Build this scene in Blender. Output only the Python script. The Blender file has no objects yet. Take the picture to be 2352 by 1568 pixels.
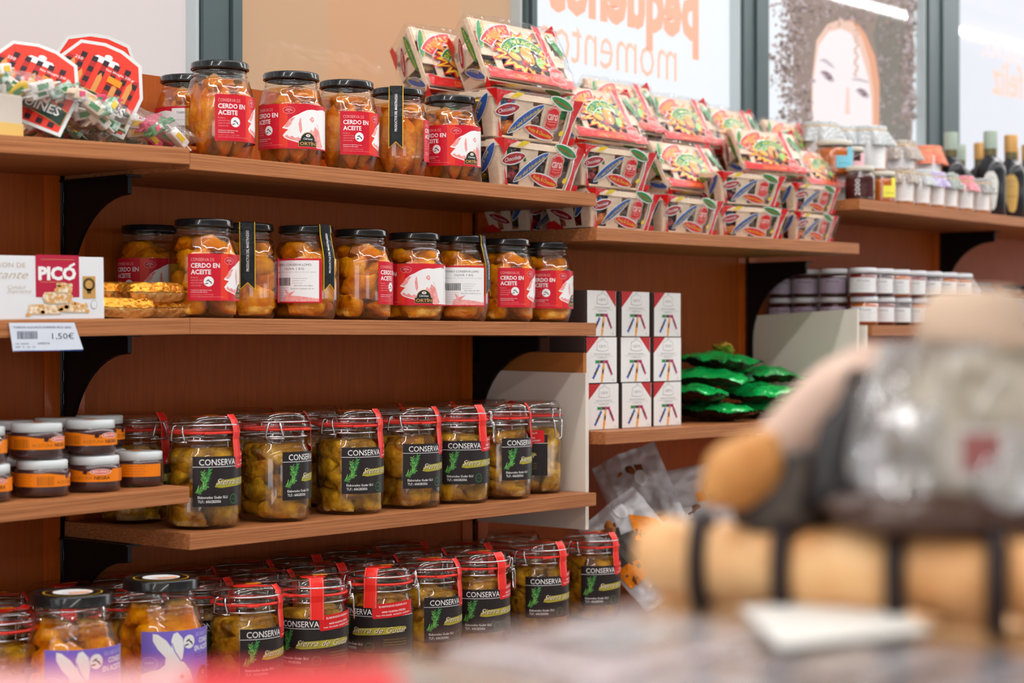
import bpy, bmesh, math, random
from mathutils import Vector, Matrix, noise, geometry
PI = math.pi
sc = bpy.context.scene
COL = sc.collection
# ------------------------------------------------------------------ camera, world, light, exposure
CZ = 1.25                                  # lens height above the floor; "rz" heights below are relative to it
YAW = math.atan2(.6455, .7638)             # view direction measured from +x (along the shelf wall)
CAMX, CAMY, FPX = -1.8257, -2.4877, 4280.0
cam_d = bpy.data.cameras.new('camera'); cam = bpy.data.objects.new('camera', cam_d); COL.objects.link(cam)
cam.location = (CAMX, CAMY, CZ)
cam.rotation_euler = (PI/2, 0, YAW - PI/2)
cam_d.sensor_width = 36; cam_d.lens = FPX/2352*36
cam_d.dof.use_dof = True; cam_d.dof.focus_distance = 3.12; cam_d.dof.aperture_fstop = 4.0
cam_d.clip_start = .05
sc.camera = cam
w = bpy.data.worlds.new('world'); sc.world = w; w.use_nodes = True
# dim shop surround with soft-edged bright patches added for reflections in glass and lids
_n, _l = w.node_tree.nodes, w.node_tree.links
_tc = _n.new('ShaderNodeTexCoord'); _mp = _n.new('ShaderNodeMapping'); _mp.inputs['Scale'].default_value = (1.5, 1.5, 2.6)
_ns = _n.new('ShaderNodeTexVoronoi'); _ns.distance = 'CHEBYCHEV'; _ns.inputs['Scale'].default_value = 1.6
_rp = _n.new('ShaderNodeValToRGB'); _e = _rp.color_ramp.elements
_e[0].position = .24; _e[0].color = (2.0, 2.05, 2.15, 1); _e[1].position = .30; _e[1].color = (.42, .40, .37, 1)
_l.new(_tc.outputs['Generated'], _mp.inputs['Vector']); _l.new(_mp.outputs['Vector'], _ns.inputs['Vector'])
_l.new(_ns.outputs['Distance'], _rp.inputs['Fac']); _l.new(_rp.outputs['Color'], _n['Background'].inputs[0])
_n['Background'].inputs[1].default_value = 1.0
sc.view_settings.view_transform = 'Standard'; sc.view_settings.look = 'None'
sc.view_settings.gamma = 1; sc.view_settings.use_curve_mapping = False
sc.view_settings.exposure = .32
sc.cycles.transparent_max_bounces = 48; sc.cycles.max_bounces = 10
sc.cycles.sample_clamp_indirect = 5; sc.cycles.caustics_reflective = False; sc.cycles.caustics_refractive = False

def X(px, y):
    "x on the plane y=const that the calibrated lens sees in image column px (2352 wide)"
    q = (px-1176)/FPX; a = y-CAMY
    u = a*(.7638+q*.6455)/(.6455-q*.7638)
    return u+CAMX
def W(px, py, z):
    "the point of space at depth z seen in that image place"
    r = (px-1176)/FPX*z
    return Vector((CAMX+.6455*r+.7638*z, CAMY-.7638*r+.6455*z, CZ+(784-py)/FPX*z))
def ZD(x, y): return .7638*(x-CAMX)+.6455*(y-CAMY)
def RZ(py, x, y): return (784-py)/FPX*ZD(x, y)
def toward(x, y): return math.atan2(CAMY-y, CAMX-x)

# ------------------------------------------------------------------ materials
MATS = {}
def srgb(r, g, b):
    f = lambda c: (c/255/12.92) if c/255 <= .04045 else ((c/255+.055)/1.055)**2.4
    return (f(r), f(g), f(b), 1)
def nt(name):
    m = bpy.data.materials.new(name); m.use_nodes = True
    return m, m.node_tree, m.node_tree.nodes, m.node_tree.links
def mat(name, rgb=(200,200,200), rough=.5, metal=0, emit=0, spec=.22, coat=0, bump=None, var=None):
    if name in MATS: return MATS[name]
    m, t, N, L = nt(name); p = N['Principled BSDF']; c = srgb(*rgb)
    p.inputs['Base Color'].default_value = c; p.inputs['Roughness'].default_value = rough
    p.inputs['Metallic'].default_value = metal; p.inputs['Specular IOR Level'].default_value = spec
    p.inputs['Coat Weight'].default_value = coat
    if emit:
        p.inputs['Emission Color'].default_value = c; p.inputs['Emission Strength'].default_value = emit
    tc = N.new('ShaderNodeTexCoord')
    if var:                                   # colour variation: (scale, rgb2)
        n = N.new('ShaderNodeTexNoise'); n.inputs['Scale'].default_value = var[0]; n.inputs['Detail'].default_value = 3
        L.new(tc.outputs['Object'], n.inputs['Vector'])
        r = N.new('ShaderNodeValToRGB'); r.color_ramp.elements[0].position = .38; r.color_ramp.elements[1].position = .62
        r.color_ramp.elements[0].color = c; r.color_ramp.elements[1].color = srgb(*var[1])
        L.new(n.outputs['Fac'], r.inputs['Fac']); L.new(r.outputs['Color'], p.inputs['Base Color'])
        if emit: L.new(r.outputs['Color'], p.inputs['Emission Color'])
    if bump:
        n = N.new('ShaderNodeTexNoise'); n.inputs['Scale'].default_value = bump[0]; n.inputs['Detail'].default_value = 4
        L.new(tc.outputs['Object'], n.inputs['Vector'])
        b = N.new('ShaderNodeBump'); b.inputs['Strength'].default_value = bump[1]; b.inputs['Distance'].default_value = .01
        L.new(n.outputs['Fac'], b.inputs['Height']); L.new(b.outputs['Normal'], p.inputs['Normal'])
    MATS[name] = m; return m
def wood(name, a, b, scale=(2, 45, 90), rough=.42, coat=0):
    m, t, N, L = nt(name); p = N['Principled BSDF']; p.inputs['Roughness'].default_value = rough
    p.inputs['Coat Weight'].default_value = coat; p.inputs['Specular IOR Level'].default_value = .22
    tc = N.new('ShaderNodeTexCoord'); mp = N.new('ShaderNodeMapping'); mp.inputs['Scale'].default_value = scale
    n = N.new('ShaderNodeTexNoise'); n.inputs['Scale'].default_value = 4; n.inputs['Detail'].default_value = 6; n.inputs['Roughness'].default_value = .65
    n.inputs['Distortion'].default_value = .4
    r = N.new('ShaderNodeValToRGB'); e = r.color_ramp.elements
    e[0].position = .33; e[1].position = .66; e[0].color = srgb(*a); e[1].color = srgb(*b)
    L.new(tc.outputs['Object'], mp.inputs['Vector']); L.new(mp.outputs['Vector'], n.inputs['Vector'])
    L.new(n.outputs['Fac'], r.inputs['Fac']); L.new(r.outputs['Color'], p.inputs['Base Color'])
    bp = N.new('ShaderNodeBump'); bp.inputs['Strength'].default_value = .12; bp.inputs['Distance'].default_value = .002
    L.new(n.outputs['Fac'], bp.inputs['Height']); L.new(bp.outputs['Normal'], p.inputs['Normal'])
    MATS[name] = m; return m
def thin(name, tint, f0=.045, fk=.75, rough=.02, body=None, bodyfac=0, bump=None, pw=4.0):
    "thin clear or tinted skin: transmits straight through, mirrors by angle, optionally milky"
    m, t, N, L = nt(name); N.remove(N['Principled BSDF']); out = N['Material Output']
    tr = N.new('ShaderNodeBsdfTransparent'); tr.inputs[0].default_value = (*tint, 1)
    gl = N.new('ShaderNodeBsdfGlossy'); gl.inputs['Roughness'].default_value = rough
    lw = N.new('ShaderNodeLayerWeight'); lw.inputs['Blend'].default_value = .5
    pwn = N.new('ShaderNodeMath'); pwn.operation = 'POWER'; pwn.inputs[1].default_value = pw
    ma = N.new('ShaderNodeMath'); ma.operation = 'MULTIPLY_ADD'; ma.inputs[1].default_value = fk; ma.inputs[2].default_value = f0
    L.new(lw.outputs['Facing'], pwn.inputs[0]); L.new(pwn.outputs[0], ma.inputs[0])
    base = tr
    if body:
        df = N.new('ShaderNodeBsdfDiffuse'); df.inputs[0].default_value = srgb(*body)
        mx0 = N.new('ShaderNodeMixShader'); mx0.inputs[0].default_value = bodyfac
        L.new(tr.outputs[0], mx0.inputs[1]); L.new(df.outputs[0], mx0.inputs[2]); base = mx0
    mx = N.new('ShaderNodeMixShader'); L.new(ma.outputs[0], mx.inputs[0])
    L.new(base.outputs[0], mx.inputs[1]); L.new(gl.outputs[0], mx.inputs[2]); L.new(mx.outputs[0], out.inputs[0])
    if bump:
        tc = N.new('ShaderNodeTexCoord'); n = N.new('ShaderNodeTexNoise'); n.inputs['Scale'].default_value = bump[0]
        n.inputs['Detail'].default_value = 3; n.inputs['Distortion'].default_value = .8
        L.new(tc.outputs['Object'], n.inputs['Vector'])
        b = N.new('ShaderNodeBump'); b.inputs['Strength'].default_value = bump[1]; b.inputs['Distance'].default_value = .01
        L.new(n.outputs['Fac'], b.inputs['Height'])
        L.new(b.outputs['Normal'], gl.inputs['Normal'])
    MATS[name] = m; return m
def checks(name, c1, c2, scale, rough=.7, c3=None, emit=0):
    "gingham / plaid weave"
    m, t, N, L = nt(name); p = N['Principled BSDF']; p.inputs['Roughness'].default_value = rough
    tc = N.new('ShaderNodeTexCoord'); ck = N.new('ShaderNodeTexChecker'); ck.inputs['Scale'].default_value = scale
    mp = N.new('ShaderNodeMapping'); mp.inputs['Location'].default_value = (.0031, .0047, .0023)
    ck.inputs['Color1'].default_value = srgb(*c1); ck.inputs['Color2'].default_value = srgb(*c2)
    L.new(tc.outputs['Object'], mp.inputs['Vector']); L.new(mp.outputs['Vector'], ck.inputs['Vector'])
    L.new(ck.outputs['Color'], p.inputs['Base Color'])
    MATS[name] = m; return m

SHELF = wood('shelf_wood', (136,80,44), (190,126,80), (1.2, 30, 110))
PANEL = wood('panel_wood', (156,70,14), (170,84,20), (30, 30, 2), .5)
TRIM = wood('trim_wood', (176,76,14), (200,96,26), (30, 30, 2), .35, .1)
LIGHTW = wood('pale_slat_wood', (226,200,172), (240,218,194), (6, 30, 30), .6)
GLASS = thin('jar_glass', (.985,.99,.985), .085, .85, .012)
OILP = thin('pork_oil', (.985,.77,.30), .02, .3, .1, (206,120,14), .03)
OILY = thin('yellow_oil', (.99,.80,.20), .02, .3, .1, (206,140,16), .03)
OILC = thin('olive_oil', (.95,.82,.32), .02, .3, .1, (150,112,30), .02)
BLK = mat('black_lid', (22,22,24), .18, 0, coat=.5)
BLKM = mat('black_metal', (14,14,15), .35)
WHT = mat('white_print', (235,236,236), .45)
CREAM = mat('cream_print', (236,226,214), .5)
RED = mat('red_label', (196,22,44), .35, var=(18, (206,34,48)))
PINK = mat('pink_print', (236,172,168), .45, var=(160, (228,140,138)))
DGREEN = mat('dark_logo', (38,44,42), .4)
GOLD = mat('gold_print', (196,150,84), .4)
YEL = mat('yellow_print', (240,208,40), .4)
CHAR = mat('charcoal_label', (40,34,34), .35)
OLIVE = mat('olive_print', (168,160,52), .4)
PINE = mat('pine_print', (46,120,62), .5, var=(500, (90,170,96)))
TAPE = mat('red_tape', (232,44,34), .3)
GASK = mat('red_rubber', (228,60,48), .4)
ORS = mat('orange_sticker', (248,140,20), .5)
STEEL = mat('steel_wire', (205,205,208), .22, 1)
GREY = mat('grey_print', (120,120,122), .5)
PURP = mat('purple_label', (122,104,200), .4)
NIGHT = mat('black_print', (24,24,26), .5)
BLUE = mat('blue_print', (46,88,164), .35)
REDP = mat('red_print', (214,32,34), .3)
DRED = mat('dark_red_print', (168,22,30), .35)
GRN = mat('green_print', (34,136,66), .35)
LGRN = mat('lime_print', (140,204,90), .35)
ORG = mat('orange_print', (240,160,56), .35)
BRN = mat('brown_print', (84,48,40), .45)
MEATP = mat('pork_meat', (230,174,110), .4, spec=.25, var=(34, (200,118,48)), bump=(110, .5))
MEATY = mat('pork_meat_yellow', (244,190,84), .4, spec=.25, var=(30, (206,124,36)), bump=(90, .5))
MEATC = mat('mushroom_meat', (220,176,96), .4, spec=.25, var=(26, (138,92,46)), bump=(80, .6))
MEATD = mat('sausage_meat', (226,192,110), .4, spec=.25, var=(30, (150,114,66)), bump=(80, .6))

# ------------------------------------------------------------------ mesh building
class B:
    def __init__(s): s.v = []; s.f = []; s.m = []; s.mats = []; s.sm = []
    def mi(s, m):
        if m not in s.mats: s.mats.append(m)
        return s.mats.index(m)
    def add(s, v, f, m, smooth=False):
        o = len(s.v); i = s.mi(m); s.v += [tuple(p) for p in v]
        for q in f: s.f.append([a+o for a in q]); s.m.append(i); s.sm.append(smooth)
    def box(s, c, d, m, M=None, bev=0):
        x, y, z = [k/2 for k in d]
        if bev:
            b = bev; vs = []; fs = []
            bm = bmesh.new(); bmesh.ops.create_cube(bm, size=1)
            for v in bm.verts: v.co = Vector((v.co.x*d[0], v.co.y*d[1], v.co.z*d[2]))
            bmesh.ops.bevel(bm, geom=bm.edges[:], offset=b, segments=2, profile=.6, affect='EDGES')
            bm.verts.index_update(); vs = [v.co.copy() for v in bm.verts]; fs = [[v.index for v in f.verts] for f in bm.faces]; bm.free()
        else:
            vs = [Vector((i*x, j*y, k*z)) for i in (-1,1) for j in (-1,1) for k in (-1,1)]
            fs = [(0,1,3,2),(4,6,7,5),(0,4,5,1),(2,3,7,6),(0,2,6,4),(1,5,7,3)]
        vs = [(M @ v if M else v)+Vector(c) for v in vs]
        s.add(vs, fs, m)
    def hexa(s, p, m):                       # 8 points: bottom 4 ccw, top 4 ccw
        s.add(p, [(3,2,1,0),(4,5,6,7),(0,1,5,4),(1,2,6,5),(2,3,7,6),(3,0,4,7)], m)
    def lathe(s, prof, m, n=40, c=(0,0,0), rf=None, smooth=True):
        vs = []; fs = []
        for r, z in prof:
            for k in range(n):
                a = 2*PI*k/n; rr = rf(r, z, a) if rf else r
                vs.append((c[0]+rr*math.cos(a), c[1]+rr*math.sin(a), c[2]+z))
        for i in range(len(prof)-1):
            for k in range(n):
                k2 = (k+1) % n; fs.append((i*n+k, i*n+k2, (i+1)*n+k2, (i+1)*n+k))
        s.add(vs, fs, m, smooth)
    def tube(s, path, r, m, n=7, closed=False):
        P = [Vector(p) for p in path]; vs = []; fs = []; N = len(P); up = Vector((0,0,1)); prev = None
        for i, p in enumerate(P):
            a = P[(i-1) % N] if (closed or i) else p; b = P[(i+1) % N] if (closed or i < N-1) else p
            t = (b-a).normalized()
            if prev is None: prev = t.orthogonal().normalized() if abs(t.z) > .9 else t.cross(up).normalized()
            x = (prev - t*prev.dot(t)).normalized(); prev = x; y = t.cross(x)
            rr = r[i] if isinstance(r, (list, tuple)) else r
            for k in range(n):
                g = 2*PI*k/n; vs.append(p+x*rr*math.cos(g)+y*rr*math.sin(g))
        for i in range(N if closed else N-1):
            j = (i+1) % N
            for k in range(n):
                k2 = (k+1) % n; fs.append((i*n+k, i*n+k2, j*n+k2, j*n+k))
        if not closed: fs += [tuple(range(n))[::-1], tuple((N-1)*n+k for k in range(n))]
        s.add(vs, fs, m, True)
    def grid(s, nu, nv, fn, m, smooth=True, wrap=False):
        vs = [fn(i/nu, j/nv) for j in range(nv+1) for i in range(nu+1)]
        fs = [(j*(nu+1)+i, j*(nu+1)+i+1, (j+1)*(nu+1)+i+1, (j+1)*(nu+1)+i) for j in range(nv) for i in range(nu)]
        s.add(vs, fs, m, smooth)
    def blob(s, c, r, m, seed=0, amp=.18, fr=1.6, M=None, sub=3, clamp=None):
        bm = bmesh.new(); bmesh.ops.create_icosphere(bm, subdivisions=sub, radius=1)
        vs = []
        for v in bm.verts:
            p = v.co.copy(); d = 1+amp*noise.noise(p*fr+Vector((seed*7.3, seed*3.1, seed)))*1.6+amp*.4*noise.noise(p*fr*3.1+Vector((seed,)*3))
            p = Vector((p.x*r[0], p.y*r[1], p.z*r[2]))*d
            p = (M @ p if M else p)+Vector(c)
            if clamp:                                       # pressed flat against the glass
                R_ = clamp[0] if p.z < clamp[1] else max(clamp[0]*.72, clamp[0]-(p.z-clamp[1])*.42)
                d = math.hypot(p.x, p.y); R_ -= .0012*(1+noise.noise(p*90))
                if d > R_: p.x *= R_/d; p.y *= R_/d
                p.z = min(max(p.z, .006), clamp[2])
            vs.append(p)
        bm.verts.index_update(); fs = [[v.index for v in f.verts] for f in bm.faces]; bm.free()
        s.add(vs, fs, m, True)
    def mesh(s, name):
        me = bpy.data.meshes.new(name); me.from_pydata(s.v, [], s.f); me.update()
        for m in s.mats: me.materials.append(m)
        me.polygons.foreach_set('material_index', s.m); me.polygons.foreach_set('use_smooth', s.sm)
        me.update(); return me

TXT = {}
def text2d(t, bold=0, shear=0):
    k = (t, bold, shear)
    if k in TXT: return TXT[k]
    cu = bpy.data.curves.new('t', 'FONT'); cu.body = t; cu.size = 1; cu.resolution_u = 2; cu.offset = bold; cu.shear = shear
    ob = bpy.data.objects.new('t', cu); me = bpy.data.meshes.new_from_object(ob)
    vs = [(v.co.x, v.co.y) for v in me.vertices]; fs = [tuple(p.vertices) for p in me.polygons]
    bpy.data.objects.remove(ob); bpy.data.curves.remove(cu); bpy.data.meshes.remove(me)
    TXT[k] = (vs, fs); return TXT[k]
class Art:
    "flat artwork in (u, v) with stacked ink layers, laid onto a surface by a mapping"
    def __init__(s): s.it = []
    def poly(s, pts, m, L=1):
        tris = geometry.tessellate_polygon([[Vector((p[0], p[1], 0)) for p in pts]])
        s.it.append(([tuple(p) for p in pts], [tuple(t) for t in tris], m, L)); return s
    def rect(s, x0, y0, x1, y1, m, L=1): return s.poly([(x0,y0),(x1,y0),(x1,y1),(x0,y1)], m, L)
    def ell(s, cx, cy, rx, ry, m, L=1, rot=0, n=20):
        c, q = math.cos(rot), math.sin(rot)
        return s.poly([(cx+rx*math.cos(a)*c-ry*math.sin(a)*q, cy+rx*math.cos(a)*q+ry*math.sin(a)*c) for a in [2*PI*k/n for k in range(n)]], m, L)
    def leaf(s, cx, cy, rx, ry, m, L=1, rot=0):
        c, q = math.cos(rot), math.sin(rot); pts = []
        for k in range(20):
            a = 2*PI*k/20; x = rx*math.cos(a); y = ry*math.sin(a)*abs(math.sin(a))**.35
            pts.append((cx+x*c-y*q, cy+x*q+y*c))
        return s.poly(pts, m, L)
    def line(s, pts, w_, m, L=1):
        for (x0,y0),(x1,y1) in zip(pts, pts[1:]):
            d = math.hypot(x1-x0, y1-y0) or 1; nx, ny = -(y1-y0)/d*w_/2, (x1-x0)/d*w_/2
            s.poly([(x0+nx,y0+ny),(x0-nx,y0-ny),(x1-nx,y1-ny),(x1+nx,y1+ny)], m, L)
        return s
    def text(s, t, x, y, h, m, L=2, w_=None, bold=0, shear=0, rot=0, cen=False):
        vs, fs = text2d(t, bold, shear)
        if not vs: return s
        x0 = min(v[0] for v in vs); x1 = max(v[0] for v in vs); k = h/.73
        kx = (w_/(x1-x0)) if w_ else k; off = -(x1-x0)/2*kx if cen else 0
        c, q = math.cos(rot), math.sin(rot); o = []
        for a, b in vs:
            a = (a-x0)*kx+off; b = b*k; o.append((x+a*c-b*q, y+a*q+b*c))
        s.it.append((o, fs, m, L)); return s
    def arc(s, t, cx, cy, R, a0, a1, h, m, L=2, bold=0):
        "letters along an arc, angles in degrees, reading clockwise over the top"
        n = len(t)
        for i, ch in enumerate(t):
            if ch == ' ': continue
            a = math.radians(a0+(a1-a0)*(i+.5)/n)
            s.text(ch, cx+R*math.cos(a), cy+R*math.sin(a), h, m, L, bold=bold, rot=a-PI/2, cen=True)
        return s
    def sub(s, o, dx, dy, k=1, dL=0):
        for vs, fs, m, L in o.it: s.it.append(([(x*k+dx, y*k+dy) for x, y in vs], fs, m, L+dL))
        return s
    def onto(s, b, fn, ustep=None, gap=.00022, base=1, vstep=None):
        bm = bmesh.new(); ml = []
        for vs, fs, m, L in s.it:
            if m not in ml: ml.append(m)
            i = ml.index(m); q = [bm.verts.new((x, y, L)) for x, y in vs]
            for f in fs:
                try: bf = bm.faces.new([q[k] for k in f]); bf.material_index = i
                except ValueError: pass
        if vstep:
            us = [v.co.y for v in bm.verts]; k = math.ceil(min(us)/vstep)
            while k*vstep < max(us):
                bmesh.ops.bisect_plane(bm, geom=bm.verts[:]+bm.edges[:]+bm.faces[:], plane_co=(0,k*vstep,0), plane_no=(0,1,0)); k += 1
        if ustep:
            us = [v.co.x for v in bm.verts]; k = math.ceil(min(us)/ustep)
            while k*ustep < max(us):
                bmesh.ops.bisect_plane(bm, geom=bm.verts[:]+bm.edges[:]+bm.faces[:], plane_co=(k*ustep,0,0), plane_no=(1,0,0)); k += 1
        bm.verts.index_update(); V = [fn(v.co.x, v.co.y, base*gap+v.co.z*gap) for v in bm.verts]
        for i, m in enumerate(ml):
            idx = {}; vs = []; fs = []
            for f in bm.faces:
                if f.material_index != i: continue
                r = []
                for v in f.verts:
                    if v.index not in idx: idx[v.index] = len(vs); vs.append(V[v.index])
                    r.append(idx[v.index])
                fs.append(r)
            b.add(vs, fs, m)
        bm.free(); return b
def cyl(R, z0=0, a0=0): return lambda u, v, h: ((R+h)*math.cos(a0+u/R), (R+h)*math.sin(a0+u/R), z0+v)

def link(o, parent=None):
    COL.objects.link(o)
    if parent: o.parent = parent
    return o
def obj(name, me, parent=None, loc=(0,0,0), rot=(0,0,0), label=None):
    if isinstance(me, B): me = me.mesh(name)
    o = bpy.data.objects.new(name, me); link(o, parent); o.location = loc; o.rotation_euler = rot
    if label: o['label'] = label
    return o
def thing(name, label, cat, loc=(0,0,0), rot=(0,0,0), group=None):
    o = bpy.data.objects.new(name, None); link(o); o.location = loc; o.rotation_euler = rot; o.empty_display_size = .05
    o['label'] = label; o['category'] = cat
    if group: o['group'] = group
    return o
def tag(o, label, cat, group=None, kind=None):
    if label: o['label'] = label; o['category'] = cat
    if group: o['group'] = group
    if kind: o['kind'] = kind
    return o
def struct(name, b, loc=(0,0,0)): return tag(obj(name, b, None, loc), None, None, None, 'structure')
# ------------------------------------------------------------------ the room
WALLM = mat('wall_paint', (214,206,196), .8)
b = B(); b.box((2, -4.4, -.05), (16, 10.4, .1), mat('floor_tiles', (150,142,134), .35, var=(3, (160,152,146)))); struct('floor', b)
b = B(); b.box((2, -4.4, 3.0), (16, 10.4, .1), mat('ceiling_paint', (225,222,216), .8)); struct('ceiling', b)
b = B(); b.box((2, .22, (CZ+.28)/2), (16, .3, CZ+.28), WALLM); struct('wall_back', b)
def lit(name, c, k, rough=.03):
    m = mat(name, c, rough, emit=k, spec=.6)
    m.node_tree.nodes['Principled BSDF'].inputs['Base Color'].default_value = [q*.32 for q in srgb(*c)[:3]]+[1]
    return m
def pane_pt(px, py, y=.15): x = X(px, y); return (x, CZ+RZ(py, x, y))
Z0, Z1 = CZ+.28, 2.95
FRAME = mat('window_frame', (82,96,98), .35, .2); FRAMEL = mat('window_gasket', (190,202,204), .4); FRAMED = mat('frame_groove', (18,22,24), .5)
# panes: one object per window, lit from outside through white or peach film
def pane(n, x0, x1, segs, art=None):
    b = B()
    for a, c, m in segs: b.box(((a+c)/2, .16, (Z0+Z1)/2), (c-a, .012, Z1-Z0), m)
    return struct('window_%d' % n, b)
pane(1, -4, .405, [(-4, -.1, lit('film_grey', (214,216,222), .55)), (-.1, .405, lit('film_blush', (220,210,208), .54))])
P1 = lit('film_peach', (208,170,136), .48); P2 = lit('film_peach_dark', (208,162,126), .54); P3 = lit('film_peach_edge', (200,160,130), .34)
pane(2, .405, 1.36, [(.405, .74, P1), (.74, 1.13, P2), (1.13, 1.36, P1)])
PW = lit('film_white', (226,232,238), .66)
pane(3, 1.36, 2.27, [(1.36, 2.27, PW)]); pane(4, 2.27, 3.31, [(2.27, 3.31, PW)])
pane(5, 3.31, 8, [(3.31, 8, lit('film_cool', (224,228,238), .58))])
def post(n, xa, xb, xm, light=True):
    b = B(); h = Z1-Z0; zc = (Z0+Z1)/2
    b.box(((xa+xm)/2, .145, zc), (xm-xa-.004, .06, h), FRAME); b.box(((xm+xb)/2, .142, zc), (xb-xm-.004, .068, h), FRAME)
    b.box((xm, .14, zc), (.006, .04, h), FRAMED); b.box((xa-.004, .14, zc), (.007, .03, h), FRAMEL)
    struct('trim_%d' % n, b)
yp = .115
post(1, X(466, yp), X(553, yp), X(528, yp)); post(2, X(1208, yp), X(1230, yp), X(1216, yp))
post(3, X(1709, yp), X(1762, yp), X(1733, yp)); post(4, X(2134, yp), X(2200, yp), X(2161, yp))
xb = X(498, .10); t = thing('fixing_bracket', 'small dark metal bracket with one screw on the grey window post', 'bracket', (xb, .115, CZ+.40))
b = B(); b.box((0, -.006, .0), (.034, .012, .17), mat('bracket_metal', (66,76,76), .35, .4), bev=.003); obj('plate', b, t)
b = B(); b.lathe([(0,.004),(.003,.004),(.0055,.002),(.006,0)], mat('screw_brass', (190,176,160), .25, 1), 16)
o = obj('screw', b, t, (0, -.012, .055), (PI/2, 0, 0))
# lettering seen from behind on the white film, portrait poster
PEACH = lit('vinyl_orange', (246,166,136), .62, .4); PEACHT = lit('vinyl_thin_orange', (244,186,162), .62, .4)
def flatwall(x0, z0, y, mir=True): return lambda u, v, h: (x0-u if mir else x0+u, y-h, z0+v)
def lettering(name, label, lines):
    b = B()
    for t_, (pxa, pya), (pxb,), h, m, bold in lines:      # right edge on the wall = start of the mirrored word
        xr, zr = pane_pt(pxa, pya); xl = X(pxb, .15)
        Art().text(t_, 0, 0, h, m, 1, w_=xr-xl, bold=bold).onto(b, flatwall(xr, zr, .153))
    return tag(obj(name, b), label, 'window lettering')
lettering('window_lettering', 'bold orange vinyl word in mirror writing, upper word on white window film', [('pequeños', (1607, 88), (1262,), .145, PEACH, .045)])
lettering('window_lettering', 'thin pale orange vinyl word in mirror writing below the bold word', [('momentos', (1556, 188), (1243,), .118, PEACHT, -.006)])
lettering('window_lettering', 'faint pink vinyl words in mirror writing on rightmost window, upper line', [('crece sano,', (2460, 178), (2256,), .085, lit('vinyl_faint', (236,208,206), .6, .4), 0)])
lettering('window_lettering', 'short pink vinyl word in mirror writing on rightmost window, lower line', [('feliz', (2352, 228), (2281,), .11, lit('vinyl_pink', (240,190,172), .6, .4), .02)])
rnd = random.Random(5)
def portrait():
    A = Art(); q = lambda pts: [pane_pt(x, y) for x, y in pts]
    H1 = lit('hair_print', (158,140,132), .5, .03); H2 = lit('hair_dark_print', (132,116,112), .5, .03); H3 = lit('hair_light_print', (186,170,172), .55, .03)
    SK = lit('skin_print', (238,230,232), .62, .03); SK2 = lit('skin_warm_print', (232,196,180), .6, .03); SK3 = lit('skin_orange_print', (226,166,136), .6, .03)
    HG = lit('hair_grey_print', (134,130,122), .5, .03)
    A.poly(q([(1812,-30),(1845,-95),(1940,-130),(2030,-100),(2070,-30),(2092,40),(2104,110),(2096,200),(2098,300),(2085,430),(1850,430),(1845,300),(1838,230),(1822,190),(1824,130),(1818,70)]), H1, 1)
    A.poly(q([(2020,30),(2076,40),(2098,130),(2090,290),(2080,430),(2018,430),(2018,290),(2022,150),(2008,80)]), HG, 2)
    A.poly(q([(1874,430),(1870,190),(1880,90),(1904,58),(1930,48),(1964,44),(1990,78),(2012,130),(2022,190),(2020,430)]), SK3, 3)
    A.poly(q([(1866,430),(1866,190),(1877,92),(1902,56),(1932,42),(1960,52),(1982,86),(1998,140),(2008,210),(2010,430)]), SK2, 4)
    A.poly(q([(1868,430),(1869,190),(1882,104),(1906,72),(1934,66),(1956,76),(1976,110),(1988,150),(1996,178),(2003,230),(2006,430)]), SK, 5)
    A.poly(q([(1946,200),(1952,200),(1954,262),(1942,262)]), lit('nose_print', (238,206,196), .6, .03), 6)
    EY = lit('eye_print', (140,116,128), .5, .03); EB = lit('brow_print', (196,182,192), .58, .03)
    A.poly(q([(1882,138),(1896,134),(1912,146),(1920,158),(1908,152),(1894,142)]), EB, 6)
    A.poly(q([(1884,164),(1894,161),(1906,166),(1917,181),(1918,188),(1908,188),(1896,180)]), EB, 7); A.poly(q([(1887,165),(1899,164),(1910,171),(1917,183),(1905,173),(1893,169)]), EY, 8); A.poly(q([(1897,169),(1903,168),(1910,175),(1911,183),(1905,184),(1899,178)]), EY, 9); A.poly(q([(1902,172),(1907,174),(1908,180),(1903,179)]), H2, 10); A.poly(q([(1903,172),(1905,172),(1905,175),(1903,175)]), SK, 11)
    A.poly(q([(1958,180),(1976,180),(1996,186),(1996,191),(1976,186),(1960,184)]), EB, 6)
    A.poly(q([(1966,206),(1976,202),(1988,206),(1998,220),(1997,226),(1984,224),(1973,216)]), EB, 7); A.poly(q([(1968,206),(1979,203),(1990,209),(1998,221),(1986,212),(1976,209)]), EY, 8); A.poly(q([(1977,208),(1984,207),(1991,214),(1991,221),(1984,221),(1979,215)]), EY, 9); A.poly(q([(1982,211),(1987,213),(1987,219),(1983,217)]), H2, 10); A.poly(q([(1983,210),(1985,210),(1985,213),(1983,213)]), SK, 11)
    for k in range(26):
        A.poly(q([(1968+3*math.sin(k)+dx, 70+k*4.2+dy) for dx, dy in [(4*math.cos(a), 4*math.sin(a)) for a in (0,1.2,2.5,3.8,5)]]), SK2 if k % 2 else H3, 6+(k % 2))
    for k in range(900):
        t_ = rnd.random(); side = rnd.random()
        if side < .42: x = 1822+rnd.gauss(0, 17)+22*math.sin(t_*9)*.5; y = t_*300-20
        elif side < .8: x = 2090+rnd.gauss(0, 9); y = t_*300-20
        else: x = rnd.uniform(1800, 2090); y = rnd.gauss(0, 26)
        if 1872 < x < 2012 and y > 44: continue
        r = rnd.uniform(2.5, 6.5); m = rnd.choice((H1, H1, H2, H3)); n = 7
        A.poly(q([(x+r*math.cos(a)*rnd.uniform(.6,1.3), y+r*.9*math.sin(a)*rnd.uniform(.6,1.3)) for a in [2*PI*j/n for j in range(n)]]), m, 9+(k % 9))
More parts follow.
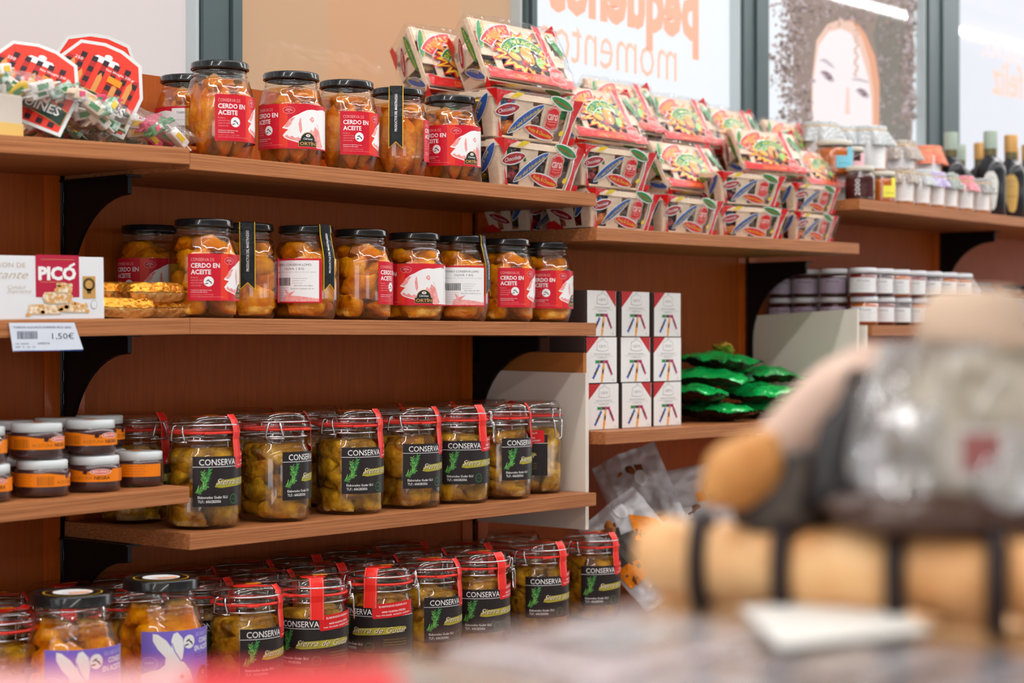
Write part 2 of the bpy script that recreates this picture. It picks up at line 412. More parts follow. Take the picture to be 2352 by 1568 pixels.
    for k in range(1500):                                 # curls all through the hair
        x = rnd.uniform(1812, 2098); y = rnd.uniform(-120, 400)
        if y < -25 and ((x-1942)/135)**2+((y+25)/105)**2 > 1.1: continue
        if 1868 < x < 2018 and y > 40+rnd.uniform(0, 24) and (x-1940)**2/80**2+(y-130)**2/95**2 < 1.35 or (1866 < x < 2020 and y > 120): continue
        r = rnd.uniform(2, 5.5); m = rnd.choice((H1, H2, H3, H3, HG)); a0 = rnd.uniform(0, 6)
        A.poly(q([(x+r*math.cos(a), y+r*math.sin(a)) for a in [a0+j*.5 for j in range(9)]]+[(x+r*.62*math.cos(a), y+r*.62*math.sin(a)) for a in [a0+j*.5 for j in range(8, -1, -1)]]), m, 5+(k % 13))
    for k in range(260):                                  # wisps that break the outline on the left
        y = rnd.uniform(-10, 285); x = 1800+rnd.gauss(0, 14)+(16 if 40 < y < 80 or y > 200 else 0); r = rnd.uniform(1.5, 4)
        A.poly(q([(x+r*math.cos(a), y+r*math.sin(a)) for a in (0,1.3,2.6,3.9,5.1)]), rnd.choice((H1, H3, H3)), 2)
    b = B(); A.onto(b, lambda u, v, h: (u, .153-h, v), gap=.00012); return b
tag(obj('portrait_poster', portrait()), 'backlit window poster of a curly haired person smiling', 'poster')
# ceiling strip lamps: the aisle row, then unseen rows added for fill and jar highlights
LAMP = mat('lamp_diffuser', (252,250,250), .5, emit=36); HOUS = mat('lamp_housing', (235,235,235), .4)
for i, (y, lab) in enumerate([(-1.65, 'long white strip lamp over the aisle'), (-3.6, 'unseen strip lamp added as frontal fill behind the camera'), (-6.2, 'unseen strip lamp added as fill farther behind the camera'), (-.75, 'unseen strip lamp added over the shelf fronts for jar highlights')]):
    t = thing('strip_lamp', lab, 'lamp', (0, y, CZ+1.61)); b = B(); cx_, ln = ((3.5, 15), (-3.9, 5.4), (-4.2, 4.8), (3.5, 15))[i]; b.box((cx_, 0, .045), (ln, .06, .09), HOUS); obj('housing', b, t)
    b = B(); b.box((cx_, 0, -.006), (ln, .046, .012), LAMP); obj('diffuser', b, t)

# ------------------------------------------------------------------ shelving
BN = ['left end bay', 'bay with the meat jars', 'bay with the white gift boxes', 'bay with the bottles', 'last bay at the right edge']
for k in range(-1, 4):
    if k < 4:
        b = B(); b.box((.5, .008, 0), (.982, .016, 1.22), PANEL)
        o = tag(obj('back_panel', b, None, (k, 0, CZ-.162)), 'dark brown wooden back panel of the '+BN[k+1], 'back panel')
        for s in (.024, .976):
            b = B(); b.box((0, -.0015, 0), (.03, .003, 1.22), TRIM); obj('edge_trim', b, o, (s, 0, 0))
    b = B(); b.box((0, .012, 0), (.016, .012, 1.215), BLKM)
    for j in range(33):
        b.box((.004, .005, -.58+j*.036), (.003, .0012, .018), mat('slot_steel', (90,92,94), .3, .8))
    if 0 <= k < 4:
        tag(obj('slotted_upright', b, None, (k, 0, CZ-.16)), 'black slotted metal upright %s' % ['between the left end and meat jar bays', 'between the meat jar and gift box bays', 'between the gift box and bottle bays', 'at the far side of the bottle shelf'][k], 'upright')
def shelf(x0, x1, rz, label, tilt=0, y0=-.31, xp=None):
    b = B(); b.box(((x0+x1)/2-(xp or x0), y0/2, -.0123), (x1-x0, -y0, .0246), SHELF, bev=.0012)
    return tag(obj('shelf_board', b, None, (xp or x0, -.001, CZ+rz), (0, -tilt, 0)), label, 'shelf')
shelf(-1, -.0005, .2905, 'top wooden shelf at far left under the candy bags', .0235, xp=-.0005)
shelf(-1, -.0005, .0355, 'wooden shelf at far left under the white nougat box', .018, xp=-.0005)
shelf(-1, -.0005, -.2175, 'wooden shelf at far left under the small orange labelled jars', .016, xp=-.0005)
shelf(.0005, .9995, .283, 'top wooden shelf under the first row of red labelled pork jars')
shelf(.0005, .9995, .0355, 'middle wooden shelf under the long row of pork jars')
shelf(.0005, .9995, -.289, 'wooden shelf under the upper row of clip top jars')
shelf(1.0005, 1.999, .218, 'wooden shelf under the candied fruit crates on the right', .0095)
shelf(1.03, 1.99, -.174, 'wooden shelf under the white gift boxes and green bags')
shelf(2.0005, 3.0, .332, 'high wooden shelf at right under the bottles and cloth topped jars')
shelf(3.001, 4.0, .332, 'high wooden shelf continuing out of frame at far right')
shelf(2.06, 3.0, .038, 'wooden shelf at right under stacked white lidded jars')
shelf(3.001, 4.0, .038, 'lower wooden shelf at far right beyond the white lidded jars')
for x0, x1, s in ((-1, -.0005, 'at far left, under the rabbit label jars'), (.0005, .9995, 'under the lower row of clip top jars'), (1.0005, 1.9995, 'under the white and orange snack bags'), (2.0005, 3, 'at the far right corner')):
    shelf(x0, x1, -.551, 'deep bottom wooden shelf '+s, y0=-.43)
def bracket(x, rz, label):
    b = B(); n = 12; p = [(-.002, 0), (-.165, 0), (-.165, -.028)]
    for k in range(n+1):
        a = PI/2*k/n; p.append((-.160+.146*math.sin(a), -.19+.160*math.cos(a)))
    p += [(-.014, -.235), (-.002, -.235)]
    vs = []; 
    for s in (-.004, .004): vs += [(s, y, z) for y, z in p]
    N_ = len(p); tr = geometry.tessellate_polygon([[Vector((y, z, 0)) for y, z in p]])
    b.add(vs, [tuple(t) for t in tr]+[tuple(i+N_ for i in t[::-1]) for t in tr]+[(i, (i+1) % N_, (i+1) % N_+N_, i+N_) for i in range(N_)], BLKM)
    b.box((0, -.09, -.0015), (.03, .17, .003), BLKM)
    o = tag(obj('shelf_bracket', b, None, (x, -.0035, CZ+rz)), label, 'bracket')
    for y in (-.06, -.12):
        c = B(); c.lathe([(0,-.003),(.003,-.0025),(.005,0)], mat('screw_steel', (200,190,175), .3, 1), 12); obj('screw', c, o, (.010, y, -.003))
for x, rz, s in ((0, .258, 'below the top shelf at left'), (0, .0105, 'below the middle shelf at left, near the price tag'), (0, -.314, 'below the clip jar shelf at left'),
                 (1, .193, 'below the top shelf at right, beside the crates'), (1, .0105, 'below the middle shelf at right, beside the gift boxes'),
                 (2, .19, 'below the right end of the crate shelf'), (3, .307, 'below the bottle shelf')):
    bracket(x, rz, 'curved black metal shelf bracket '+s)
BOARD = mat('beige_board', (226,218,206), .55, var=(3, (230,222,210)))
def divider(pts, x, th, m, label):
    b = B(); vs = [(x, y, CZ+z) for y, z in pts]+[(x+th, y, CZ+z) for y, z in pts]; n = len(pts)
    b.add(vs, [tuple(range(n))[::-1], tuple(range(n, 2*n))]+[(i, (i+1) % n, (i+1) % n+n, i+n) for i in range(n)], m)
    return tag(obj('side_divider', b), label, 'divider board')
divider([(-.006,-.057),(-.283,-.061),(-.283,-.362),(-.006,-.362)], 1.002, .01, BOARD, 'tall beige board standing at the right end of the clip jar shelf')
divider([(-.006,-.020),(-.268,-.022),(-.268,-.362),(-.006,-.362)], 1.014, .01, mat('brown_board', (178,112,56), .5), 'brown board standing right behind the beige one')
divider([(-.006,.062),(-.303,.076),(-.303,-.559),(-.05,-.559)], 2.003, .01, BOARD, 'beige board at right end of the green bag shelf, bright on one side')
divider([(-.20,.040),(-.305,.038),(-.305,-.559),(-.20,-.559)], 2.04, .008, BOARD, 'narrow grey board beyond the beige one, below the white lidded jars')
# ------------------------------------------------------------------ glass jars of pork
PF = 14
def facet(wt):
    def f(r, z, a):
        k = wt(z)
        if k <= 0: return r
        d = (a % (2*PI/PF))-PI/PF
        g = math.exp(-((abs(d)-PI/PF)/.03)**2)
        return r*(1-k+k*math.cos(PI/PF)/math.cos(d)*1.012)-.0009*g*k
    return f
def pork_glass(R=.0545, H=.153, s=1):
    prof = [(.001,0),(.038,0),(.0445,.002),(.0475,.006),(.0505,.015),(.053,.025),(.0541,.031),(.0545,.036),(.0545,.06),(.0545,.095),(.0542,.099),(.0535,.102),(.0524,.1035),(.0500,.112),(.0470,.121),(.0468,.1235),(.0450,.127),(.0425,.1285),(.0415,.130),(.0432,.132),(.0432,.1335),(.0412,.1345),(.0412,.1365),(.0425,.1385),(.0412,.140),(.0405,.148)]
    b = B(); b.lathe([(r*R/.0545, z*H/.153) for r, z in prof], GLASS, 140, rf=facet(lambda z: 1 if (.006 < z*.153/H < .03 or .102 < z*.153/H < .124) else .0))
    return b.mesh('jar_glass')
def pork_oil(m, R=.0545, H=.153, lev=.124):
    prof = [(.001,.003),(.036,.003),(.044,.006),(.0492,.016),(.0515,.028),(.0528,.038),(.0528,.099),(.0510,.104),(.0480,.113),(.0462,lev-.003),(.0425,lev+.003),(.001,lev+.0031)]
    b = B(); b.lathe([(r*R/.0545, z*H/.153) for r, z in prof], m, 40); return b.mesh('oil')
def pork_meat(seed, m, kind, R=.0545, H=.153):
    r = random.Random(seed); b = B(); k = R/.0545; kz = H/.153
    if kind == 0:                                           # upright loin pieces
        for i in range(6):
            a = i*PI/3+r.uniform(-.2,.2); M = Matrix.Rotation(r.uniform(-.12,.12), 3, 'X') @ Matrix.Rotation(r.uniform(-.12,.12), 3, 'Y')
            b.blob((.030*k*math.cos(a), .030*k*math.sin(a), (.058+r.uniform(-.004,.012))*kz), (.021*k, .019*k, .054*kz), m, seed+i, .16, 1.5, M, 3, (.0512*k,.098*kz,.128*kz))
        b.blob((0, 0, .07*kz), (.02*k, .02*k, .052*kz), m, seed+9, .12)
        b.blob((.012*k, -.008*k, .116*kz), (.030*k, .024*k, .016*kz), m, seed+11, .3)
    else:                                                   # chunky fillets in layers
        for j, z in enumerate((.026, .058, .088, .114)):
            for i in range(3 if j < 3 else 2):
                a = i*2*PI/3+j*.9+r.uniform(-.4,.4); q = (.030 if j < 3 else .024)*k
                M = Matrix.Rotation(r.uniform(0, 3), 3, 'Z') @ Matrix.Rotation(r.uniform(-.5,.5), 3, 'X')
                b.blob((q*math.cos(a), q*math.sin(a), z*kz), ((.038 if j < 3 else .026)*k*r.uniform(.8,1.15), .026*k, (.0225 if j < 3 else .014)*kz*r.uniform(.8,1.25)), m, seed+j*5+i, .34, 1.5, M, 3, (.0512*k,.098*kz,.130*kz))
    return b.mesh('preserved_meat')
def lid_mesh(R=.0455, h=.0125):
    b = B(); b.lathe([(R-.003,0),(R,.0008),(R+.0006,.002),(R,.0035),(R,h-.003),(R-.0012,h-.0006),(R-.003,h),(R-.005,h-.0012),(.001,h-.0012)], BLK, 64); return b
LR = .05485
def pork_label():
    A = Art(); W, H = .238, .072
    A.rect(0, 0, W, H, RED, 0)
    A.rect(.052, 0, .066, H, mat('label_scarlet', (222,58,40), .35), .3)
    A.text('CONSERVA DE', .005, .0605, .0052, PINK, 1, .036); A.text('CERDO EN', .005, .0505, .0072, WHT, 1, .045, .022); A.text('ACEITE', .005, .0405, .0072, WHT, 1, .031, .022)
    for i, t_ in enumerate(('Producto', 'elaborado con', 'carne de cerdo', 'seleccionado')): A.text(t_, .005, .0345-.004*i, .0022, PINK, 1, (.011,.018,.0185,.016)[i])
    A.ell(.0325, .0295, .0078, .0078, WHT, 1, n=28)
    for dx, dy, rr in ((-.001,.001,.5), (.001,.0,-.5), (-.002,-.002,.2), (.002,-.001,-.9)): A.leaf(.0325+dx*1.6, .0295+dy*1.6, .0030, .0008, DGREEN, 2, rr)
    A.text('Conservar en lugar fresco y seco,', .005, .0155, .0015, WHT, 1, .032, .01); A.text('evitando la luz solar directa', .005, .0125, .0015, WHT, 1, .025, .01)
    A.text('C.S.12.03 Teruel, T. 978 75 26 08', .005, .0085, .0014, PINK, 1, .034); A.text('carnicasortin@carnicasortin.com www.carnicasortin.com', .005, .0055, .0014, PINK, 1, .052)
    A.ell(.068, .0615, .0098, .0056, PINK, 1, n=28); A.ell(.068, .0615, .0092, .0050, RED, 1.5, n=28)
    A.text('GAMMA', .068, .0628, .0014, WHT, 2, .008, cen=True); A.text('TRADICIONAL', .068, .0608, .0014, WHT, 2, .013, cen=True); A.text('CE', .068, .0582, .0014, WHT, 2, .003, cen=True)
    # pig drawing: head low at left, body to the right
    pig = [(.058,.021),(.061,.017),(.066,.0145),(.074,.012),(.083,.0095),(.10,.008),(.112,.006),(.124,.0),(.150,0),(.150,.064),(.138,.066),(.128,.065),(.118,.0635),(.108,.064),(.098,.0625),(.090,.059),(.083,.055),(.076,.052),(.068,.046),(.062,.038),(.057,.033),(.062,.0315),(.067,.0305),(.063,.027)]
    A.poly(pig, WHT, 1)
    A.poly([(.0600,.0345),(.066,.0335),(.0715,.0385),(.0735,.044),(.078,.050),(.073,.049),(.067,.0445),(.0625,.0385)], PINK, 2)   # far ear
    A.poly([(.061,.0195),(.067,.0158),(.075,.0132),(.084,.0108),(.096,.0098),(.094,.016),(.088,.0145),(.083,.019),(.078,.0165),(.073,.0205),(.069,.0185),(.065,.0225)], PINK, 2)   # chin
    A.poly([(.0855,.048),(.087,.050),(.0885,.040),(.0895,.030),(.087,.024),(.0845,.030),(.0835,.040)], PINK, 2)
    A.poly([(.093,.022),(.097,.0275),(.101,.0255),(.106,.032),(.110,.028),(.114,.037),(.119,.041),(.122,.034),(.125,.026),(.129,.014),(.134,.006),(.128,.002),(.118,.004),(.108,.010),(.098,.012)], PINK, 2)
    A.poly([(.103,.048),(.107,.052),(.110,.0515),(.112,.046),(.108,.043),(.105,.0455)], PINK, 2); A.poly([(.106,.049),(.109,.050),(.109,.046)], WHT, 3)
    A.poly([(.112,.038),(.118,.034),(.123,.030),(.119,.038),(.114,.042)], WHT, 3)
    # arched trade badge
    arch = [(.084,.004),(.084,.013),(.087,.013)]+[(.100-.013*math.cos(a), .013+.013*math.sin(a)) for a in [PI*k/14 for k in range(15)]]+[(.116,.013),(.116,.004)]
    A.poly([((x-.1)*1.05+.1, (y-.012)*1.07+.012) for x, y in arch], GOLD, 3); A.poly(arch, DGREEN, 4)
    A.ell(.100, .0215, .0042, .0024, WHT, 5); A.ell(.100, .0215, .0022, .0012, GOLD, 6)
    A.text('Cárnicas', .100, .0148, .0034, WHT, 5, .017, .01, .25, cen=True); A.text('ORTÍN', .100, .0060, .0052, GOLD, 5, .029, .03, cen=True)
    # white till sticker over the right half
    S0 = .150; A.rect(S0, .0, S0+.083, .069, WHT, 3)
    A.text('TARRO CONSERVA LOMO', S0+.008, .060, .0038, NIGHT, 4, .062); A.text('OLIVA 1 KG', S0+.024, .0535, .0038, NIGHT, 4, .034)
    A.text('Ingredientes: lomo de cerdo, aceite de oliva, sal, especias', S0+.004, .0495, .0014, GREY, 4, .074)
    x = S0+.008; r = random.Random(3)
    while x < S0+.034:
        w_ = r.choice((.0006,.0009,.0013)); A.rect(x, .028, x+w_, .041, NIGHT, 4); x += w_+r.choice((.0005,.0008))
    for i in range(3): A.text('CONSUMIR PREF. ANTES DEL', S0+.038, .039-.0038*i, .0013, GREY, 4, .026-.004*i)
    A.text('PESO NETO 1KG 1000G', S0+.042, .027, .0018, NIGHT, 4, .030); A.text('REGISTRO SANIDAD CE 170', S0+.036, .022, .0018, NIGHT, 4, .038)
    for i in range(5): A.text('Informacion nutricional valor energ.', S0+.004, .024-.0040*i, .0014, GREY, 4, .028)
    A.poly([(S0+.02,.0),(S0+.022,.010),(S0+.028,.014),(S0+.024,.024),(S0+.033,.016),(S0+.044,.020),(S0+.036,.012),(S0+.05,.011),(S0+.083,.007),(S0+.083,0)], PINK, 5)
    A.rect(0, 0, W, .0022, RED, 6)
    b = B(); A.onto(b, cyl(LR, .027), .0045, gap=.00006); return b.mesh('paper_label')
def ribbon_path(path, art, width, n=1):
    "maps (u across, v along) onto a strap that runs down a jar; path in (radius, height)"
    cum = [0]
    for (a, z), (c, y) in zip(path, path[1:]): cum.append(cum[-1]+math.hypot(c-a, y-z))
    def fn(u, v, h):
        v = min(max(v, 0), cum[-1]-1e-7); i = 0
        while cum[i+1] < v: i += 1
        t_ = (v-cum[i])/(cum[i+1]-cum[i]); r = path[i][0]+(path[i+1][0]-path[i][0])*t_; z = path[i][1]+(path[i+1][1]-path[i][1])*t_
        dr = path[i+1][0]-path[i][0]; dz = path[i+1][1]-path[i][1]; L_ = math.hypot(dr, dz)
        rr = r-dz/L_*h; zz = z+dr/L_*h; back = (1-math.sqrt(max(0, 1-(u/max(rr, .014))**2)))*max(rr, .014) if r > .03 else 0
        return (rr-back, u, zz)
    return fn, cum[-1]
class ArtV(Art):
    "art cut along v as well, for straps"
    def onto(s, b, fn, cuts=(), gap=.00022, base=1):
        bm = bmesh.new(); ml = []
        for vs, fs, m, L in s.it:
            if m not in ml: ml.append(m)
            i = ml.index(m); q = [bm.verts.new((x, y, L)) for x, y in vs]
            for f in fs:
                try: bf = bm.faces.new([q[k] for k in f]); bf.material_index = i
                except ValueError: pass
        for c in cuts: bmesh.ops.bisect_plane(bm, geom=bm.verts[:]+bm.edges[:]+bm.faces[:], plane_co=(0,c,0), plane_no=(0,1,0))
        for c in (-.006, 0, .006): bmesh.ops.bisect_plane(bm, geom=bm.verts[:]+bm.edges[:]+bm.faces[:], plane_co=(c,0,0), plane_no=(1,0,0))
        for i, m in enumerate(ml):
            idx = {}; vs = []; fs = []
            for f in bm.faces:
                if f.material_index != i: continue
                r = []
                for v in f.verts:
                    k = tuple(v.co)
                    if k not in idx: idx[k] = len(vs); vs.append(fn(v.co.x, v.co.y, base*gap+v.co.z*gap))
                    r.append(idx[k])
                fs.append(r)
            b.add(vs, fs, m)
        bm.free(); return b
def seal_ribbon():
    path = [(.004,.1548),(.0455,.1548),(.0468,.1535),(.0474,.139),(.0560,.101),(.0562,.046)]
    fn, L_ = ribbon_path(path, None, 0); A = ArtV(); w_ = .0125
    A.poly([(-w_,0),(w_,0),(w_,L_),(0,L_-.011),(-w_,L_)], mat('gold_edge', (226,180,40), .35), 0)
    v = .0112; A.poly([(-v,0),(v,0),(v,L_-.0025),(0,L_-.0128),(-v,L_-.0025)], mat('black_ribbon', (26,28,30), .28, bump=(60,.3)), 1)
    A.text('MAESTRAZGO', -.010, .0405, .0030, WHT, 2, .020, .01, rot=0)
    A.it[-1] = ([(x, .0405+.043-y+.003-.0405) for x, y in A.it[-1][0]], *A.it[-1][1:])
    A.text('PRODUCTOS DEL MAESTRAZGO', 0, 0, .0044, WHT, 2, .066, .014)
    A.it[-1] = ([(.0022-y, .122-x) for x, y in A.it[-1][0]], *A.it[-1][1:])
    cum = []; s_ = 0
    for (a, z), (c, y) in zip(path, path[1:]): s_ += math.hypot(c-a, y-z); cum.append(s_)
    b = B(); A.onto(b, fn, cum[:-1]); return b.mesh('seal_ribbon')
GL = pork_glass(); LID = lid_mesh().mesh('lid'); LAB = pork_label(); RIB = seal_ribbon()
OP, OY = pork_oil(OILP), pork_oil(OILY)
MP = [pork_meat(3, MEATP, 0), pork_meat(11, MEATP, 0)]; MY = [pork_meat(21, MEATY, 1), pork_meat(35, MEATY, 1), pork_meat(48, MEATY, 1)]
def pork_jar(x, y, rz, left, label, yellow, ribbon=None, var=0, group=None, lab=True):
    "left: bearing of the label's left edge from the camera-facing side, degrees to the right"
    t = thing('pork_jar', label, 'jar', (x, y, CZ+rz), (0, 0, 0), group)
    f = toward(x, y)
    obj('glass_jar', GL, t, rot=(0,0,f)); obj('lid', LID, t, (0,0,.1415)); obj('oil', OY if yellow else OP, t)
    obj('preserved_pork', (MY if yellow else MP)[var % (3 if yellow else 2)], t, rot=(0,0,f+var*1.3+.26))
    if lab: obj('paper_label', LAB, t, rot=(0,0,f+math.radians(left)))
    if ribbon is not None: obj('seal_ribbon', RIB, t, rot=(0,0,f+math.radians(ribbon)), label='black ribbon with gold edges')
    return t
r1 = 'red labelled pork jars on the top shelf'
for px, y, l, rb, v, s in ((432, -.09, 175, None, 0, 'pork jar half hidden at the back left of the top row'),
        (505, -.245, -8, None, 0, 'front pork jar at left end of the top row, label turned right'),
        (669, -.245, -75, None, 1, 'pork jar on the top shelf with its whole pig label facing out'),
        (796, -.245, -11, None, 0, 'pork jar on top shelf just left of the ribboned jar, label half visible'),
        (913, -.245, 55, 5-8, 1, 'pork jar on the top shelf sealed with a black and gold ribbon'),
        (1034, -.247, -60, None, 0, 'pork jar on the top shelf touching the candied fruit crates')):
    pork_jar(X(px, y), y, .283, l, s, False, rb, v, r1, lab=True)
r2 = 'pork jars on the middle shelf'
for px, y, l, rb, v, s in ((343, -.062, -70, None, 0, 'red labelled pork jar in shade at back left of the middle row'),
        (468, -.245, -26, None, 1, 'front jar at left end of the middle row, red label beside the gold foil bars'),
        (563, -.215, 70, 4, 2, 'pork jar in the middle row with black ribbon hanging straight down its front'),
        (703, -.245, -221, 43, 0, 'pork jar in the middle row showing white till sticker and a ribbon at its right'),
        (829, -.245, 32, None, 1, 'pork jar in the middle row showing bare meat, label only at right edge'),
        (951, -.245, -86, None, 2, 'pork jar in the middle row with pig and black arched badge in full view'),
        (1056, -.245, -192, 68, 0, 'pork jar in the middle row with white sticker, ribbon edge on at right'),
        (1161, -.245, -15, None, 1, 'second pork jar from the right end of the middle row'),
        (1251, -.225, -31, None, 2, 'last pork jar at right end of the middle row, beside gift boxes')):
    pork_jar(X(px, y), y, .0355, l, s, True, rb, v, r2)

# ------------------------------------------------------------------ clip top jars
def clip_glass():
    prof = [(.001,0),(.042,0),(.050,.002),(.0548,.008),(.057,.018),(.0575,.03),(.0575,.098),(.0568,.108),(.0545,.118),(.0515,.125),(.0505,.129),(.0505,.133),(.052,.135),(.052,.139),(.0503,.141),(.0503,.146)]
    b = B(); b.lathe(prof, GLASS, 64); return b.mesh('jar_glass')
def clip_lid():
    b = B(); b.lathe([(.0535,.1505),(.054,.153),(.0535,.1565),(.0525,.158),(.052,.162),(.0505,.168),(.0480,.1735),(.0465,.1745),(.0445,.1738),(.044,.172),(.001,.1715)], GLASS, 64)
    b.lathe([(.0455,.1742),(.0462,.1752),(.0470,.1744)], GLASS, 64); return b.mesh('glass_lid')
def clip_gasket():
    b = B(); b.lathe([(.0500,.1465),(.0555,.1465),(.0565,.148),(.0565,.1492),(.0555,.1503),(.0500,.1503),(.0500,.1465)], GASK, 64)
    b.box((.0605, 0, .1485), (.012, .018, .003), GASK, bev=.001); return b.mesh('rubber_ring')
def ring(r, z, n=48): return [(r*math.cos(2*PI*k/n), r*math.sin(2*PI*k/n), z) for k in range(n)]
def clip_wire():
    b = B(); w_ = .0016
    b.tube(ring(.0530, .137), w_, STEEL, 6, True); b.tube(ring(.0548, .1605), w_*.9, STEEL, 6, True)
    for s in (-1, 1):                                      # hinge side at +x
        b.tube([(.0545, s*.006, .1600),(.0575, s*.009, .1585),(.0590, s*.011, .150),(.0580, s*.0135, .140),(.0572, s*.014, .1365),(.0560, s*.010, .1345),(.0550, s*.016, .134)], w_, STEEL, 6)
        b.tube([(.0572, s*.014, .1365),(.0580, s*.011, .1335),(.0560, s*.008, .1350)], w_, STEEL, 6)
    b.tube([(.0585, -.0145, .1345),(.0585, .0145, .1345)], w_*.8, STEEL, 6)
    return b.mesh('wire_bail')
def clip_latch():
    b = B(); w_ = .0014
    for s in (-1, 1):
        b.tube([(-.0545, s*.010, .1605),(-.0600, s*.011, .1625),(-.0615, s*.0095, .156),(-.0595, s*.0105, .147),(-.0625, s*.010, .138)], w_, STEEL, 6)
    b.tube([(-.0625,-.0115,.138),(-.0625,.0115,.138)], w_, STEEL, 6)
    b.tube([(-.0560,-.0105,.137),(-.0640,-.0115,.143),(-.0655,-.0105,.135),(-.0665,-.0085,.108),(-.0668,0,.104),(-.0665,.0085,.108),(-.0655,.0105,.135),(-.0640,.0115,.143),(-.0560,.0105,.137)], w_, STEEL, 6)
    return b.mesh('latch')
def clip_meat(seed, m, kind):
    r = random.Random(seed); b = B()
    for j, z in enumerate((.022, .052, .080, .107)):
        for i in range(3):
            a = i*2*PI/3+j*.7+r.uniform(-.3,.3); q = .031
            M = Matrix.Rotation(a+PI/2+r.uniform(-.4,.4), 3, 'Z') @ Matrix.Rotation(r.uniform(-.5,.5), 3, 'Y')
            rr = (.042*r.uniform(.75,1.1),.024,.021*r.uniform(.75,1.3)) if kind else (.034*r.uniform(.7,1.2),.026,.023*r.uniform(.8,1.4))
            b.blob((q*math.cos(a), q*math.sin(a), z), rr, m if r.random() < .75 else (MEATD if m is MEATC else MEATC), seed+j*7+i, .3 if kind else .42, 1.4, M, 3, (.0548,.112,.124))
    b.blob((0,0,.06), (.022,.022,.05), m, seed, .2); b.blob((.005,0,.112), (.036,.034,.014), m, seed+5, .35, 1.6, None, 3, (.0540,.112,.1235))
    return b.mesh('preserved_food')
def script(A, t_, x, y, h, m, L, w_): A.text(t_, x, y, h, m, L, w_, -.006, .45)
def pine(A, x, y, L, seed=2, k=1):
    r = random.Random(seed)
    def sprig(x0, y0, ang, ln, n):
        for i in range(n):
            q = i/n; sx, sy = x0+math.cos(ang)*ln*q, y0+math.sin(ang)*ln*q
            for s in (-1, 1):
                a = ang+s*r.uniform(.35,.9); l = r.uniform(.004,.0075)*k*(1.1-q*.5)
                A.line([(sx, sy), (sx+l*math.cos(a), sy+l*math.sin(a))], .0006*k, r.choice((PINE, GRN, LGRN, PINE)), L+i % 3)
    sprig(x, y, .55, .016*k, 12); sprig(x+.010*k, y+.004*k, 1.25, .026*k, 22); sprig(x+.012*k, y+.010*k, 1.75, .016*k, 10)
def clip_label():
    A = Art(); W, H = .158, .077
    A.rect(0, 0, W, H, CHAR, 0); A.rect(0, H-.0165, W, H-.0157, WHT, 1)
    A.text('CONSERVA', .010, H-.0135, .0098, WHT, 1, .063, .008); A.text('CASERA', .0805, H-.0135, .0098, WHT, 1, .046, .008)
    pine(A, .004, .022, 1, 2, 1.25)
    A.poly([(.034,.030),(.038,.0375),(.046,.0405),(.08,.0425),(.12,.0435),(.134,.0425),(.136,.038),(.125,.034),(.10,.0318),(.06,.0295),(.044,.0285)], OLIVE, 1)
    for dx, m, L in ((.0008, CHAR, 2), (0, CREAM, 3)): script(A, 'Sierra de Gudar', .036+dx, .0335-dx, .0098, m, L, .100)
    A.text('Elaborados Gudar SLU', .008, .0125, .0040, WHT, 1, .048, .008); A.text('TLF.: 606282056', .008, .0060, .0042, WHT, 1, .036, .008)
    A.ell(.0685, .0105, .0075, .0075, GRN, 1, n=26); A.ell(.0685, .0105, .0066, .0066, CHAR, 2, n=26); A.text('CASERO', .0685, .0098, .0016, GRN, 3, .009, cen=True)
    for i, t_ in enumerate(('Ingredientes: carne de cerdo, aceite de oliva', 'Conservar en lugar fresco y seco', 'Una vez abierto conservar en frio')): A.text(t_, .092, .022-.0045*i, .0017, OLIVE, 1, .044)
    c, q = math.cos(.07), math.sin(.07); S = Art()
    S.poly([(0,.002),(.002,0),(.076,0),(.078,.002),(.078,.022),(.076,.024),(.002,.024),(0,.022)], REDP, 5)
    S.text('ELABORADOS GUDAR S.L.U', .012, .0175, .0032, WHT, 6, .052, .014); S.text('C/ Carretera, 2', .026, .0135, .0020, DRED, 6, .022); S.text('44430 VALBONA (TERUEL)', .016, .0085, .0030, WHT, 6, .044, .014); S.text('Telef. 978 606282  606282056  606282057', .006, .0035, .0022, WHT, 6, .064, .014)
    for vs, fs, m, L in S.it: A.it.append(([(.074+x*c-y*q, H-.020+x*q+y*c) for x, y in vs], fs, m, L))
    b = B(); A.onto(b, cyl(.0578, .036), .005, gap=.00007); return b.mesh('paper_label')
def clip_tape():
    path = [(.006,.1722),(.0440,.1722),(.0470,.1758),(.0520,.168),(.0560,.158),(.0572,.149),(.0560,.138),(.0575,.122),(.0582,.111)]
    fn, L_ = ribbon_path(path, None, 0); A = ArtV(); A.rect(-.0115, 0, .0115, L_, TAPE, 1)
    for s in (-1, 1): A.rect(s*.0098-.0003, 0, s*.0098+.0003, L_, PINK, 2)
    cum = []; s_ = 0
    for (a, z), (c, y) in zip(path, path[1:]): s_ += math.hypot(c-a, y-z); cum.append(s_)
    b = B(); A.onto(b, fn, cum[:-1]); Art().ell(0, 0, .021, .021, TAPE, 1, n=28).text('ARTESANO', 0, .002, .004, PINK, 2, .03, cen=True).onto(b, lambda u, v, h: (u, v, .1719+h))
    return b.mesh('seal_tape')
def price_spot():
    b = B(); pts = [(-.011+.0022*(k % 2), -.007+k*.00) for k in range(1)]
    z = [(-.011,-.007)]+[(-.011+.0044*k, -.007-(.001 if k % 2 else 0)) for k in range(1, 6)]+[(.012,0)]+[(.011-.0044*k, .007+(.001 if k % 2 else 0)) for k in range(0, 6)]+[(-.0125,0)]
    Art().poly(z, ORS, 1).text('9,95', -.007, -.0025, .005, mat('faint_orange', (214,110,30), .5), 2).onto(b, lambda u, v, h: (u, v, h)); return b.mesh('price_sticker')
